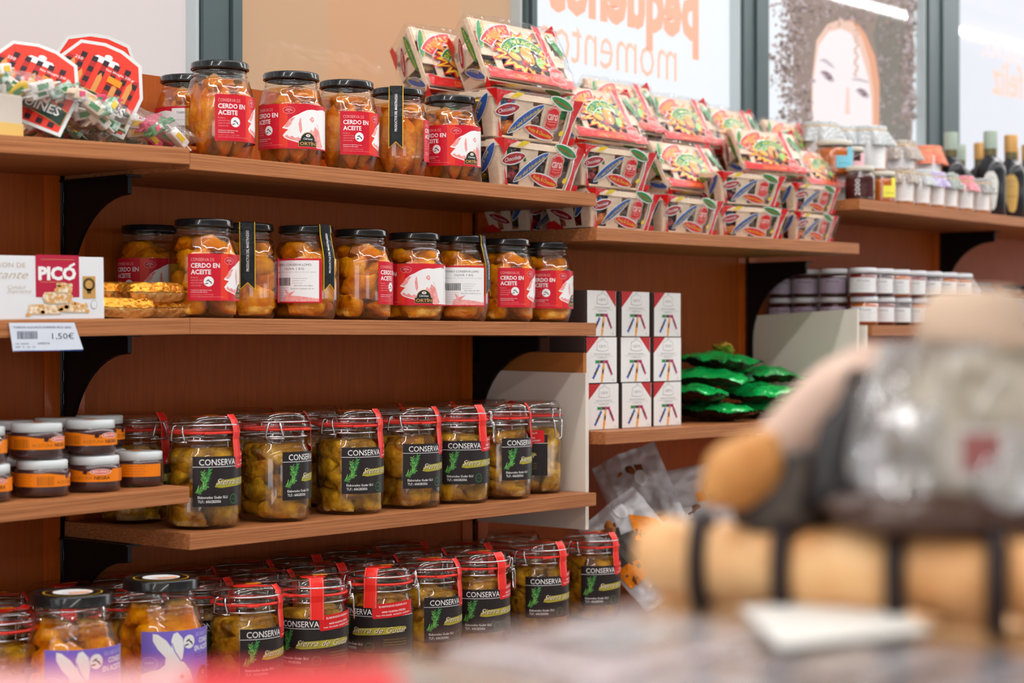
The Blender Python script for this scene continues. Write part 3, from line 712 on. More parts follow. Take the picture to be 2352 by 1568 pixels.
CG, CL, CGA, CW, CLA, CLB, CT, PS = clip_glass(), clip_lid(), clip_gasket(), clip_wire(), clip_latch(), clip_label(), clip_tape(), price_spot()
bo = B(); bo.lathe([(.001,.004),(.042,.004),(.0495,.007),(.0535,.013),(.0556,.025),(.0556,.100),(.054,.110),(.0515,.118),(.049,.124),(.001,.1242)], OILC, 40); CO = bo.mesh('oil')
CM = [clip_meat(5, MEATC, 0), clip_meat(17, MEATD, 1), clip_meat(29, MEATC, 1), clip_meat(41, MEATD, 0)]
def clip_jar(x, y, rz, left, hinge, label, group, v=0, tape=None, full=True, H=1):
    t = thing('clip_top_jar', label, 'jar', (x, y, CZ+rz), (0,0,0), group); f = toward(x, y); R = math.radians
    obj('glass_jar', CG, t); gl = obj('glass_lid', CL, t); obj('rubber_ring', CGA, t, rot=(0,0,f+R(hinge)+.9)); obj('oil', CO, t)
    obj('preserved_food', CM[v % 4], t, rot=(0,0,f+v*1.1)); obj('wire_bail', CW, t, rot=(0,0,f+R(hinge))); obj('latch', CLA, t, rot=(0,0,f+R(hinge)))
    obj('paper_label', CLB, t, rot=(0,0,f+R(left))); obj('seal_tape', CT, t, rot=(0,0,f+R(left+(80 if left > -50 else 69) if tape is None else tape)))
    obj('price_sticker', PS, gl, (.022*math.cos(f+2.6), .022*math.sin(f+2.6), .1728), (0,0,f+1.9))
    return t
g3 = 'clip top jars on the third shelf'
for i, (px, l, h, s) in enumerate(((468, -17, -43, 'clip top jar at left end of its shelf, right beside the small orange labelled jars'), (633, 11, -2, 'clip top jar with two wire loops centred on its front'),
        (803, -13, -39, 'clip top jar on the third shelf, pale slices stacked above sausages'), (939, -10, -24, 'clip top jar in the middle of the third shelf row'),
        (1051, -27, -85, 'clip top jar whose wide label nearly fills its front, third shelf'), (1150, 2, -27, 'clip top jar second from the beige board'),
        (1224, -128, -133, 'clip top jar against the beige board with its wire latch showing'))):
    y = (-.245,-.245,-.245,-.245,-.245,-.245,-.21)[i]; clip_jar(X(px, y), y, -.289, l, h, s, g3, i+1)
g3b = 'clip top jars in the back row of the third shelf'
for i, (px, l, s) in enumerate(((312, -25, 'shaded clip top jar behind the small orange labelled jars'), (560, 20, 'clip top jar behind the gap between first and second front jars, third shelf'),
        (712, 10, 'back row clip top jar seen between second and third front jars'), (862, -5, 'back row clip top jar whose lid shows above the third front jar'), (985, -10, 'back row clip top jar whose red tape shows above the fourth front jar'), (1105, 5, 'back row clip top jar nearest the beige board'))):
    y = -.078 if i == 5 else -.09; clip_jar(X(px, y), y, -.289, l, 40, s, g3b, i)
g4 = 'clip top jars on the bottom shelf, front row'
for i, (px, y, l, h, s) in enumerate(((565, -.305, -9, -42, 'bottom row clip top jar directly right of the rabbit label jars'), (718, -.305, -62, -92, 'bottom row clip top jar with red tape down the middle, second from left'),
        (872, -.295, -85, -95, 'bottom row clip top jar with golden contents and script name facing out'), (985, -.285, -8, -32, 'bottom row clip top jar fourth from left'),
        (1098, -.28, -31, -78, 'bottom row clip top jar with a pale round fillet inside'), (1237, -.25, -25, -37, 'bottom row clip top jar second from right'),
        (1358, -.225, -20, -37, 'bottom row clip top jar at far right beside the clear snack bag'))):
    clip_jar(X(px, y), y, -.551, l, h, s, g4, i+2)
g4b = 'clip top jars in shade at the back of the bottom shelf'
back = ((-.20, -.095, 0, 'dark clip top jar at far left by the wall behind the rabbit label jars'), (-.292, -.245, 40, 'clip top jar with bent wire sticking out at the left, behind a rabbit jar'), (-.16, -.215, -60, 'dark clip top jar with red tape between the two rabbit label jars'),
    (-.03, -.205, 0, 'dark clip top jar behind the right rabbit label jar'), (-.065, -.085, -70, 'shaded jar lid by the wall behind the right rabbit label jar'), (.130, -.183, -20, 'shaded clip top jar behind the first front one, bottom shelf'),
    (.262, -.183, -10, 'shaded clip top jar behind the second front one, bottom shelf'), (.394, -.180, -30, 'shaded clip top jar behind the third front one, bottom shelf'), (.524, -.170, 0, 'shaded clip top jar behind the fourth front one, bottom shelf'),
    (.655, -.165, 0, 'shaded clip top jar behind the fifth front one, bottom shelf'), (.786, -.165, -20, 'shaded clip top jar between the fifth and sixth front ones, bottom shelf'), (.985, -.113, 20, 'dark lidded jar between the two rightmost front jars, bottom shelf'), (.065, -.064, 0, 'shaded jar lid by the wall, first from left of the meat jar bay'), (.197, -.062, 0, 'shaded jar lid by the wall, second from left of the meat jar bay'),
    (.328, -.060, -10, 'shaded jar lid by the wall, third from left of the meat jar bay'), (.460, -.060, -40, 'shaded jar lid by the wall, fourth from left of the meat jar bay'), (.590, -.060, 5, 'shaded jar lid by the wall, fifth from left of the meat jar bay'), (.722, -.060, -15, 'shaded jar lid by the wall, last of the meat jar bay'))
for i, (x, y, l, s) in enumerate(back): clip_jar(x, y, -.551, l, 100, s, g4b, i)

# ------------------------------------------------------------------ rabbit jars
KR, KH = .0635, .205
RG = pork_glass(KR, KH); RO = pork_oil(OILY, KR, KH, .122)
def rabbit_label():
    A = Art(); W, H = .125, .105; A.rect(0, 0, W, H, PURP, 0); A.rect(W-.0018, 0, W, H, CREAM, 3)
    A.poly([(0,.0),(.0,.045),(.014,.050),(.026,.052),(.034,.058),(.035,.068),(.024,.080),(.017,.092),(.017,.102),(.024,.101),(.036,.092),(.046,.078),(.052,.066),(.062,.060),(.072,.048),(.078,.034),(.080,.022),(.072,.010),(.06,.0)], WHT, 1)
    A.poly([(.050,.066),(.044,.078),(.043,.092),(.046,.101),(.052,.103),(.060,.094),(.062,.080),(.060,.066),(.056,.060)], WHT, 1)
    A.line([(.044,.088),(.048,.076),(.056,.064),(.059,.061)], .0014, PURP, 2)
    A.ell(.059, .040, .0042, .0036, PINK, 2); A.ell(.059, .040, .0016, .0016, BRN, 3)
    A.ell(.071, .088, .0098, .0098, WHT, 1, n=28)
    for dx, dy, rr in ((-.001,.001,.5), (.001,0,-.5), (-.002,-.002,.2), (.002,-.001,-.9)): A.leaf(.071+dx*2.1, .088+dy*2.1, .0040, .0011, DGREEN, 2, rr)
    A.text('ESCABECHE DE', .084, .094, .0056, mat('lilac_print', (190,180,232), .4), 1, .037); A.text('CONEJO', .091, .084, .0072, WHT, 1, .030, .025); A.text('EN ACEITE', .081, .0735, .0072, WHT, 1, .040, .025)
    A.text('Producto elaborado con carne', .082, .067, .0022, NIGHT, 1, .038); A.text('de conejo seleccionado', .082, .063, .0022, NIGHT, 1, .030)
    A.ell(.012, .060, .012, .0095, mat('lilac_print', (190,180,232), .4), 2); A.ell(.012, .060, .0112, .0088, PURP, 3); A.text('GAMMA', .012, .060, .0024, WHT, 4, .014, cen=True)
    A.poly([(.086,.02),(.086,.034)]+[(.102-.016*math.cos(a), .034+.017*math.sin(a)) for a in [PI*k/12 for k in range(13)]]+[(.118,.02)], BRN, 2)
    A.ell(.102, .041, .0045, .0030, PINK, 3); A.ell(.102, .041, .0022, .0015, BRN, 4); A.text('Cárnicas', .102, .032, .005, PINK, 3, .020, cen=True); A.text('ORTÍN', .102, .022, .007, PINK, 3, .026, cen=True)
    b = B(); A.onto(b, cyl(.0655, .034), .0055, gap=.00008); return b.mesh('paper_label')
RLB = rabbit_label()
def rabbit_lid():
    b = lid_mesh(.055, .017)
    A = Art(); A.ell(0, 0, .040, .040, mat('gold_edge', (226,180,40), .35), 1, n=40); A.ell(0, 0, .0385, .0385, BLK, 2, n=40); A.ell(0, 0, .027, .027, WHT, 3, n=32)
    A.text('Conejo', 0, .004, .007, BRN, 4, .034, .01, cen=True); A.text('en escabeche', 0, -.008, .004, GREY, 4, .036, cen=True)
    A.poly([(-.02,.008),(-.004,.012),(.010,.010),(.012,.018),(-.004,.021),(-.018,.018)], ORS, 5); A.onto(b, lambda u, v, h: (u, v, .0158+h)); return b.mesh('lid')
RLID = rabbit_lid(); RM = [pork_meat(61, MEATY, 1, KR, KH), pork_meat(77, MEATY, 1, KR, KH)]
for i, (px, Z_, l, s) in enumerate(((167, 2.55, -34, 'purple rabbit label jar at the far bottom left'), (370, 2.71, -25, 'purple rabbit label jar next to the clip top jars'))):
    r_ = (px-1176)/FPX*Z_; x, y = CAMX+.6455*r_+.7638*Z_, CAMY-.7638*r_+.6455*Z_
    t = thing('rabbit_jar', s, 'jar', (x, y, CZ-.551), (0,0,0), 'purple rabbit label jars'); f = toward(x, y)
    obj('glass_jar', RG, t); obj('lid', RLID, t, (0,0,.192), (0,0,f-1.2)); obj('oil', RO, t); obj('preserved_rabbit', RM[i], t, rot=(0,0,f)); obj('paper_label', RLB, t, rot=(0,0,f+math.radians(l)))
# ------------------------------------------------------------------ candied fruit crates
CBW, CTW, CBD, CTD, CH = .106, .130, .052, .068, .080
FILM = thin('clear_film', (.97,.97,.97), .035, .42, .035, bump=(22, 1.0), pw=3)
def crate_frame():
    b = B(); r = random.Random(1)
    def slat(xa, xb, side, th=.0022, z0=.002, z1=CH-.006):
        def P(u, z, o): 
            t = z/CH; W_ = CBW+(CTW-CBW)*t; D = CBD+(CTD-CBD)*t
            if side == 'f': return (u*W_/CTW, -D+o, z)
            if side == 'b': return (u*W_/CTW, D-o, z)
            if side == 'l': return (-W_+o, u*D/CTD, z)
            return (W_-o, u*D/CTD, z)
        p = [P(xa,z0,0), P(xb,z0,0), P(xb,z0,th), P(xa,z0,th), P(xa,z1,0), P(xb,z1,0), P(xb,z1,th), P(xa,z1,th)]
        b.hexa(p, LIGHTW)
    for s in 'fb':
        for a, c in ((-.128,-.104),(-.062,-.010),(.022,.070),(.098,.128)): slat(a, c, s)
    for s in 'lr':
        for a, c in ((-.066,-.038),(-.014,.016),(.036,.066)): slat(a, c, s)
    for y in (-1, 1): b.box((0, y*(CTD-.001), CH-.005), (CTW*2, .003, .010), LIGHTW)
    for x in (-1, 1): b.box((x*(CTW-.002), 0, CH-.005), (.003, CTD*2-.004, .010), LIGHTW)
    b.box((0, 0, .003), (CBW*2, CBD*2, .004), LIGHTW)
    for y in (-.050, .0, .050): b.box((0, y, CH+.0015), (CTW*2-.006, .026, .002), LIGHTW)
    for x in (-.085, .088): b.box((x, 0, CH+.0035), (.020, CTD*2-.01, .002), LIGHTW)
    return b.mesh('wooden_crate')
SW = [mat('wrapper_blue', (40,120,190), .2, .3), mat('wrapper_gold', (200,160,70), .2, .5), mat('wrapper_red', (180,30,40), .2, .3), mat('wrapper_brown', (96,60,44), .3), mat('candied_orange', (236,130,40), .3), mat('wrapper_green', (50,120,60), .2, .3), BRN]
def sweets_mesh(seed, W_, D, z0, z1, n, cols, s=.018):
    b = B(); r = random.Random(seed)
    for i in range(n):
        M = Matrix.Rotation(r.uniform(0,6), 3, 'Z') @ Matrix.Rotation(r.uniform(0,3), 3, 'X')
        b.blob((r.uniform(-W_,W_), r.uniform(-D,D), r.uniform(z0,z1)), (s*r.uniform(.9,1.6), s*.75, s*.7), r.choice(cols), i+seed, .3, 2.2, M, 2)
    return b.mesh('wrapped_sweets')
def badge(A, x, y, s, L):
    p = [(-.5,-.36),(-.42,-.44),(0,-.52),(.42,-.44),(.5,-.36),(.44,.34),(.26,.42),(.12,.52),(0,.56),(-.12,.52),(-.26,.42),(-.44,.34)]
    for k, m, d in ((1.08, CREAM, 0), (1.02, REDP, 1), (.93, CREAM, 2), (.895, REDP, 3)): A.poly([(x+a*s*k, y+c*s*k) for a, c in p], m, L+d)
    A.text('caro', x, y-.08*s, .40*s, CREAM, L+4, .76*s, .002, cen=True); A.line([(x-.36*s, y-.16*s), (x+.36*s, y-.16*s)], .012*s, CREAM, L+4)
    A.poly([(x-.32*s,y-.23*s),(x,y-.27*s),(x+.32*s,y-.23*s),(x+.32*s,y-.27*s),(x,y-.31*s),(x-.32*s,y-.27*s)], mat('badge_pink', (230,130,120), .4), L+4)
    A.line([(x-.16*s,y+.42*s),(x-.05*s,y+.46*s),(x,y+.42*s),(x+.05*s,y+.46*s),(x+.16*s,y+.42*s)], .02*s, CREAM, L+4)
def crate_print(top=True):
    b = B(); F = Art()
    def lf(cx, cy, rx, ry, m, rot, L=2): F.leaf(cx, cy, rx+.002, ry+.0022, WHT, L, rot); F.leaf(cx, cy, rx, ry, m, L+1, rot)
    lf(-.088, .050, .036, .0090, DRED, .20); F.text('Chocolate', -.115, .0415, .0072, WHT, 5, .050, .006, .25, .20)
    lf(-.034, .038, .060, .0085, BLUE, .50); F.text('Obst und Schokolade', -.079, .0085, .0066, YEL, 6, .100, .006, .3, .50)
    lf(.018, .0165, .050, .0092, REDP, -.14); F.text('Fruits & Chocolate', -.022, .0190, .0066, YEL, 6, .082, .008, .3, -.14)
    lf(.070, .074, .036, .0080, GRN, -.24, 3); F.text('Fruits & Chocolat', .044, .0770, .0048, REDP, 6, .052, .006, .3, -.24)
    badge(F, .050, .045, .042, 4)
    F.poly([(.098,.083),(.131,.083),(.119,.038),(.124,.0),(.098,.0),(.103,.032)], WHT, 1); F.poly([(.101,.083),(.129,.083),(.117,.038),(.121,.0),(.102,.0),(.107,.034)], REDP, 2)
    F.poly([(-.130,.083),(-.072,.083),(-.098,.074),(-.112,.060),(-.119,.052)], REDP, 2)
    F.poly([(-.062,.083),(-.040,.083),(-.058,.074),(-.082,.071)], YEL, 2); F.ell(.090, .020, .008, .005, YEL, 2, .3)
    F.poly([(-.117,.0),(-.104,.0),(-.117,.034)], REDP, 3)
    def front(u, v, h): t = v/CH; return (u*(CBW+(CTW-CBW)*t)/CTW, -(CBD+(CTD-CBD)*t)-.003-h, v)
    F.onto(b, front, None, gap=.00016)
    S = Art(); S.leaf(.042, .050, .034, .0105, WHT, 1, .9); S.leaf(.042, .050, .032, .0092, BLUE, 2, .9); S.text('FRUIT & WINE', .020, .026, .0055, YEL, 3, .044, .004, .2, .9)
    S.leaf(-.02, .030, .036, .0098, WHT, 1, -.3); S.leaf(-.02, .030, .034, .0085, DRED, 2, -.3); S.text('Chocolate', -.045, .034, .006, WHT, 3, .045, .006, .25, -.3)
    S.leaf(-.02, .062, .045, .0085, GRN, 2, .1); S.text('Fruits & Chocolate', -.055, .056, .0055, YEL, 3, .07, .006, .25, .1); S.poly([(-.08,0),(-.02,0),(-.05,.018),(-.08,.012)], REDP, 2)
    S.poly([(.060,.083),(.086,.083),(.086,.060),(.074,.070)], REDP, 2)
    for sg in (-1, 1):
        def side(u, v, h, sg=sg): t = v/CH; return (sg*(CBW+(CTW-CBW)*t+.003+h), sg*u*(CBD+(CTD-CBD)*t)/CTD*1.0, v)
        S.onto(b, (lambda u, v, h: side(u, v, h)) if sg > 0 else (lambda u, v, h, f=side: f(u, v, h)), None, gap=.00016)
    T = Art(); r = random.Random(8)
    for k, m, ph in ((1.0, REDP, 0), (.88, YEL, .05), (.70, REDP, .1), (.62, NIGHT, .1)):
        pts = []; n = 36
        for i in range(n):
            a = 2*PI*i/n; q = (1.0 if i % 2 == 0 else .66)*(1+.12*math.sin(i*2.3)); pts.append((-.008+.098*q*k*math.cos(a), -.002+.070*q*k*math.sin(a)))
        T.poly(pts, m, 2 if m is REDP and k == 1 else 3+int((1-k)*10))
    T.ell(-.008, -.004, .052, .038, mat('plum_print', (86,40,44), .35), 8)
    for x, y, rx, ry, m, ro in ((-.030,.010,.016,.013,LGRN,.5),(-.030,.010,.006,.005,BRN,.5),(-.038,-.014,.018,.010,ORG,-.4),(-.036,-.013,.010,.005,mat('yellow_fruit',(246,196,70),.35),-.4),(.002,-.008,.018,.026,ORG,.3),(.008,.014,.013,.010,mat('yellow_fruit',(246,196,70),.35),.2),(.006,-.010,.012,.016,mat('amber_fruit',(224,150,60),.35),0),
        (-.012,.028,.014,.007,DRED,.3),(.036,-.020,.015,.011,LGRN,.9),(-.014,-.026,.0045,.0045,REDP,0),(-.008,-.030,.0045,.0045,DRED,0),(-.018,-.033,.0045,.0045,REDP,0),(-.010,-.038,.0045,.0045,DRED,0),(.022,.022,.007,.012,ORG,.9),(.030,.006,.006,.010,NIGHT,0),(.014,-.038,.020,.012,NIGHT,-.3)):
        T.ell(x, y, rx, ry, m, 9 if rx > .01 else 10, ro)
    def band(cx, cy, R0, R1, a0, a1, m, L):
        pts = [(cx+R1*math.cos(math.radians(a0+(a1-a0)*i/14)), cy+R1*math.sin(math.radians(a0+(a1-a0)*i/14))) for i in range(15)]+[(cx+R0*math.cos(math.radians(a1+(a0-a1)*i/14)), cy+R0*math.sin(math.radians(a1+(a0-a1)*i/14))) for i in range(15)]
        T.poly(pts, m, L)
    band(-.026, -.040, .082, .116, 150, 92, WHT, 11); band(-.026, -.040, .084, .114, 149, 93, REDP, 12); T.arc('FRUTAS', -.026, -.040, .091, 146, 97, .0165, mat('banner_yellow', (250,190,70), .4), 13, .012)
    band(-.004, -.040, .058, .084, 148, 44, WHT, 13); band(-.004, -.040, .060, .082, 147, 45, GRN, 14); T.arc('DE ARAGON', -.004, -.040, .0645, 146, 47, .0125, YEL, 15, .004)
    T.poly([(-.130,-.050),(-.095,-.058),(.128,-.058),(.130,-.082),(-.130,-.082)], REDP, 12); T.text('CON CHOCOLATE', -.062, -.078, .014, ORG, 13, .10, .006)
    T.poly([(.048,.086),(.074,.086),(.082,0),(.100,-.086),(.078,-.086),(.062,0)], WHT, 11); T.poly([(.050,.086),(.072,.086),(.080,0),(.098,-.086),(.080,-.086),(.064,0)], REDP, 12)
    badge(T, .078, -.052, .046, 16)
    z = [(-.090,.040),(-.080,.048),(-.064,.046),(-.060,.034),(-.066,.024),(-.082,.024),(-.092,.030)]
    T.poly(z, ORS, 17)
    T.leaf(-.118, .036, .044, .010, WHT, 3, 1.35); T.leaf(-.118, .036, .042, .0088, GRN, 4, 1.35); T.text('Fruits & Chocolat', -.118, .000, .0062, YEL, 5, .070, .006, .25, 1.35)
    T.leaf(.112, .040, .036, .011, GRN, 3, -1.0)
    if top: T.onto(b, lambda u, v, h: (u, v*CTD/.086, CH+.0065+.004*(1-(u/.13)**2)+h), .012, gap=.00014)
    return b.mesh('printed_film')
def crate_film(dome=True):
    b = B(); r = Vector((3.3, 1.2, 8.1)); e = .0075
    def wr(p, n, a=.0036):
        k = noise.noise(Vector(p)*38+r)+.6*noise.noise(Vector(p)*90+r); return tuple(Vector(p)+Vector(n)*a*k)
    def top(s, t):
        u, v = (2*s-1), (2*t-1); z = CH+.0115+.0045*(1-u**2)+.010*(1-u**4)*(1-v**4) if dome else CH+.0062; return wr((u*(CTW+.003), v*(CTD+.003), z-(.004 if abs(u) > .97 or abs(v) > .97 else 0)), (0,0,1), .0036 if dome else .0008)
    b.grid(80, 52, top, FILM)
    def wall(sx, sy):
        def f(s, t):
            u = 2*s-1; z = t*CH*1.05; k = z/CH; W_ = CBW+(CTW-CBW)*k+e; D = CBD+(CTD-CBD)*k+e
            return wr((u*W_, sy*D, z) if sy else (sx*W_, u*D, z), (sx, sy, 0))
        return f
    for sx, sy in ((0,-1),(0,1),(-1,0),(1,0)): b.grid(36, 12, wall(sx, sy), FILM)
    for k in range(5):                                      # gathered corner tails of the wrap
        pass
    return b.mesh('clear_wrap')
CF = crate_frame(); CP, CFI = (crate_print(False), crate_print()), (crate_film(False), crate_film())
SWM = [sweets_mesh(s, .092, .042, .016, .068, 44, SW) for s in (2, 9)]
def crate(x, y, rz, s, label, group, yaw=0, tilt=0, v=0):
    t = thing('fruit_crate', label, 'gift crate', (x, y, CZ+rz), (math.radians(tilt), 0, math.radians(yaw)), group); t.scale = (s, s, s)
    obj('wooden_crate', CF, t); o = obj('wrapped_sweets', SWM[v % 2], t); o['kind'] = 'stuff'
    k = 1 if tilt else 0; obj('printed_film', CP[k], t); obj('clear_wrap', CFI[k], t); return t
def tilted(px, py, y, th, s, label, group, yaw=0, v=0):
    "place by the lower edge of its printed top"
    x = X(px, y); z = RZ(py, x, y); a = math.radians(th); g = math.radians(yaw)
    ly, lz = -CTD*s, (CH+.006)*s; oy, oz = ly*math.cos(a)-lz*math.sin(a), ly*math.sin(a)+lz*math.cos(a)
    return crate(x+oy*math.sin(g), y-oy*math.cos(g), z-oz, s, label, group, yaw, th, v)
gs = 'candied fruit crates standing upright'; gt = 'candied fruit crates tipped up to show their printed top'
crate(.846, -.235, .283, 1.0, 'upright candied fruit crate beside the last top shelf pork jar, lowest of its stack', gs, 1, v=0)
crate(.838, -.232, .283+.0885, 1.0, 'upright candied fruit crate directly under the largest tipped crate', gs, -1, v=1)
crate(1.112, -.235, .220, .90, 'upright candied fruit crate at left front of the right crate shelf, bottom of two', gs, 1, v=1)
crate(1.090, -.235, .220+.080, .92, 'upright candied fruit crate at left of the right crate shelf, top of two', gs, -1, v=0)
crate(1.345, -.235, .222, .88, 'single upright candied fruit crate under a very shiny tipped crate', gs, 2, v=0)
crate(1.630, -.215, .226, .80, 'lower turned candied fruit crate whose red band runs down its middle', gs, -14, v=1)
crate(1.622, -.215, .226+.072, .80, 'upper candied fruit crate of the turned pair near the right end', gs, -10, v=0)
crate(1.868, -.225, .229, .74, 'bottom upright candied fruit crate at the far right end of its shelf', gs, 2, v=1)
crate(1.872, -.225, .229+.066, .74, 'middle candied fruit crate of the stack at the far right end', gs, -2, v=0)
crate(1.085, -.085, .2185, .84, 'shaded candied fruit crate at the back left of the right crate shelf', gs, 6, v=0)
tilted(1228, 196, -.185, 66, 1.0, 'largest tipped crate, frontmost on the left, above the last pork jar', gt, 0, 0)
tilted(1092, 214, -.085, 66, .98, 'tipped crate behind and left of the largest one, against the peach window', gt, 0, 1)
tilted(1412, 325, -.185, 66, .90, 'tipped crate with orange sticker right of the bold window lettering, front one', gt, 0, 0)
tilted(1462, 300, -.075, 66, .88, 'tipped crate half hidden behind the second front tipped crate', gt, 0, 1)
tilted(1614, 438, -.20, 62, .88, 'very shiny tipped crate on a single upright crate, low in front', gt, 0, 0)
tilted(1597, 330, -.085, 66, .86, 'tipped crate above and behind the very shiny one', gt, 0, 1)
tilted(1786, 396, -.19, 66, .80, 'tipped crate turned left on top of the turned pair', gt, -10, 0)
tilted(1708, 345, -.075, 66, .80, 'tipped crate against the wall left of the grey window post', gt, 0, 1)
tilted(1908, 430, -.20, 62, .74, 'last tipped crate at right, shining, beside the cloth topped jars', gt, 2, 0)
tilted(1838, 366, -.085, 66, .76, 'tipped crate glimpsed between the turned one and the last one', gt, 0, 1)

# ------------------------------------------------------------------ white gift boxes
PLAID = checks('red_plaid', (206,36,40), (150,20,30), 220)
def gift_box(flip):
    b = B(); W_, H, D = .098, .0915, .095; G = mat('box_brown', (74,60,56), .5); WB = mat('box_white', (232,231,229), .4)
    b.box((0, D/2, H/2), (W_, D-.004, H-.001), G, bev=.0015); 
    A = Art(); A.rect(-W_/2+.002, .001, W_/2-.001, H-.001, WB, 1); sg = 1 if flip else -1
    A.poly([(sg*(W_/2-.002), H-.001), (sg*(W_/2-.038), H-.001), (sg*(W_/2-.002), H-.033)], PLAID, 2)
    GL_ = mat('box_grey_print', (150,150,152), .5)
    for rx, ry, m, L in ((.0185,.0118,GL_,3),(.0175,.0109,WB,4)): A.poly([(rx*k*1.0, .074+ry*j) for k, j in ((-1,-.8),(0,-1),(1,-.8),(.88,.6),(.4,.8),(0,1.1),(-.4,.8),(-.88,.6))], m, L)
    A.text('caro', 0, .0705, .0075, GL_, 5, .022, 0, cen=True); A.line([(-.006,.0875),(0,.0895),(.006,.0875)], .0006, GL_, 4)
    A.text('FRUTAS DE ARAGON', 0, .0560, .0028, GL_, 3, .050, .01, cen=True); A.line([(-.034,.0535),(.034,.0535)], .0004, GL_, 3); A.text('BOMBONES', 0, .0495, .002, GL_, 3, .030, .01, cen=True)
    cs = [GRN, BRN, mat('magenta_print', (170,30,90), .4), BLUE, ORG, BRN]
    for x0, y0, x1, y1, cols in ((-.022,.0425,.018,.0425,(0,1,2)), (.016,.040,.030,.018,(2,5,2)), (-.010,.036,-.028,.010,(3,1,3)), (.004,.036,-.002,.004,(4,1,4,4))):
        n = len(cols)
        for i, c in enumerate(cols):
            t = (i+.5)/n; x, y = x0+(x1-x0)*t, y0+(y1-y0)*t; a = math.atan2(y1-y0, x1-x0); k = .0074
            for s in (-1, 1):
                A.poly([(x, y), (x+k*math.cos(a+s*.6+(PI if s < 0 else 0)), y+k*math.sin(a+s*.6+(PI if s < 0 else 0))), (x+k*math.cos(a-s*.6+(PI if s < 0 else 0)), y+k*math.sin(a-s*.6+(PI if s < 0 else 0)))], cs[c], 4)
            A.ell(x, y, .0034, .0030, cs[c], 5, a)
    A.text('150g', .032, .005, .0025, GL_, 3, .007)
    fr = B(); A.onto(fr, lambda u, v, h: (u, -.0002-.0022*(1-(2*u/W_)**2)-h, v), .012, gap=.00012)
    return b.mesh('box_body'), fr.mesh('printed_front')
GB = [gift_box(0), gift_box(1)]
rn = random.Random(4)
for row, (z, fl) in enumerate(((-.174, (0,1,0)), (-.0822, (0,1,0)), (.0096, (1,0,0)))):
    for c_, x in enumerate((1.095+(.006 if row == 0 else 0), 1.2075+(.004 if row == 0 else 0), 1.318)):
        t = thing('gift_box', 'white gift box with plaid corner, %s row, %s column' % (('bottom','middle','top')[row], ('left','centre','right')[c_]), 'box', (x, -.25, CZ+z), (0,0,math.radians(rn.uniform(-2.0,1.2))), 'white gift boxes stacked three by three')
        g = GB[fl[c_]]; obj('box_body', g[0], t); obj('printed_front', g[1], t, label='white printed front')
# ------------------------------------------------------------------ bags
def pillow(L_, W_, T, seed, n=26, crimp=.10, wr=.006, box=0):
    "sealed bag: closed puffed shell with crimped ends, lying along x"
    V = []
    def f(side):
        def g(s, t):
            u, v = 2*s-1, 2*t-1; e = max(0, 1-(abs(u)/(1-crimp))**2.4) if abs(u) < 1-crimp else 0; q = max(0, 1-abs(v)**(8 if box else 2.2))
            z = T/2*(e**.15)*(q**.15) if box else T/2*(e**.55)*(q**.6)
            k = noise.noise(Vector((u*2.2, v*1.8, seed*3.1)))*1.4+noise.noise(Vector((u*6, v*5, seed)))*.6
            c_ = .002*math.sin(v*38) if abs(u) >= 1-crimp else 0
            return (u*L_/2*(1-.03*v*v), v*W_/2*(1-.12*e*0), side*z+wr*k+c_+side*.0004)
        return g
    b = B(); return b, f, n
GREENF = mat('green_foil', (14,176,80), .16, .1, spec=.8, bump=(30, .7)); GREEND = mat('green_foil_seam', (60,130,90), .25, .5, bump=(60,.7)); FOILB = mat('brown_foil', (60,34,22), .25, .4)
def foil_bag(seed):
    b, f, n = pillow(.20, .13, .036, seed, wr=.0065); b.grid(40, 26, f(1), GREENF); b.grid(40, 26, f(-1), FOILB)
    for s in (-1, 1):
        b.grid(4, 20, lambda a, t, s=s: (s*(.088+.014*a), (2*t-1)*.064, .0012*math.sin(t*70)+.009*(noise.noise(Vector((s*2.2*(.88+.14*a), (2*t-1)*1.8, seed*3.1)))*1.4)+.0016), GREEND)
    return b.mesh('foil_bag')
FB = [foil_bag(s) for s in (1, 2, 3)]
for i, (px, y, z, a, tx, s) in enumerate(((1640, -.19, .022, 62, 2, 'green foil bag at the bottom left of the pile, beside the gift boxes'), (1765, -.20, .022, 110, -2, 'green foil bag at the bottom middle of the pile, shiny end forward'), (1598, -.17, .060, 38, 3, 'green foil bag on second layer at left of the pile'),
        (1728, -.18, .060, 75, -4, 'green foil bag lying slantwise in the middle of the pile'), (1622, -.15, .096, -50, 4, 'green foil bag near the top left with brown underside showing'), (1650, -.13, .130, 5, 3, 'topmost green foil bag of the pile'),
        (1840, -.17, .045, 80, -10, 'green foil bag at the right side of the pile'), (1750, -.13, .098, -8, 4, 'green foil bag behind the slanted one, third layer'))):
    tag(obj('foil_bag', FB[i % 3], None, (X(px, y), y, CZ-.174+z), (math.radians(tx), math.radians(tx*.6), math.radians(a))), s, 'bag', 'green foil bags')
t = thing('yellow_packet', 'small yellow packet lying on top of the green foil bags', 'packet', (X(1662, -.10), -.10, CZ-.174+.158), (0,.2,.4)); b, f, n = pillow(.07,.045,.02,9); b.grid(14, 10, f(1), mat('yellow_foil', (224,190,80), .3, .2)); b.grid(14,10,f(-1),mat('yellow_foil', (224,190,80), .3, .2)); obj('wrapper', b, t)
BAGF = thin('bag_film', (.95,.96,.97), .08, .5, .09, (232,234,238), .60, bump=(26, 1.0), pw=3); BAGC = thin('clear_bag_film', (.97,.97,.97), .04, .4, .09, (240,238,240), .10, bump=(30, .8), pw=3)
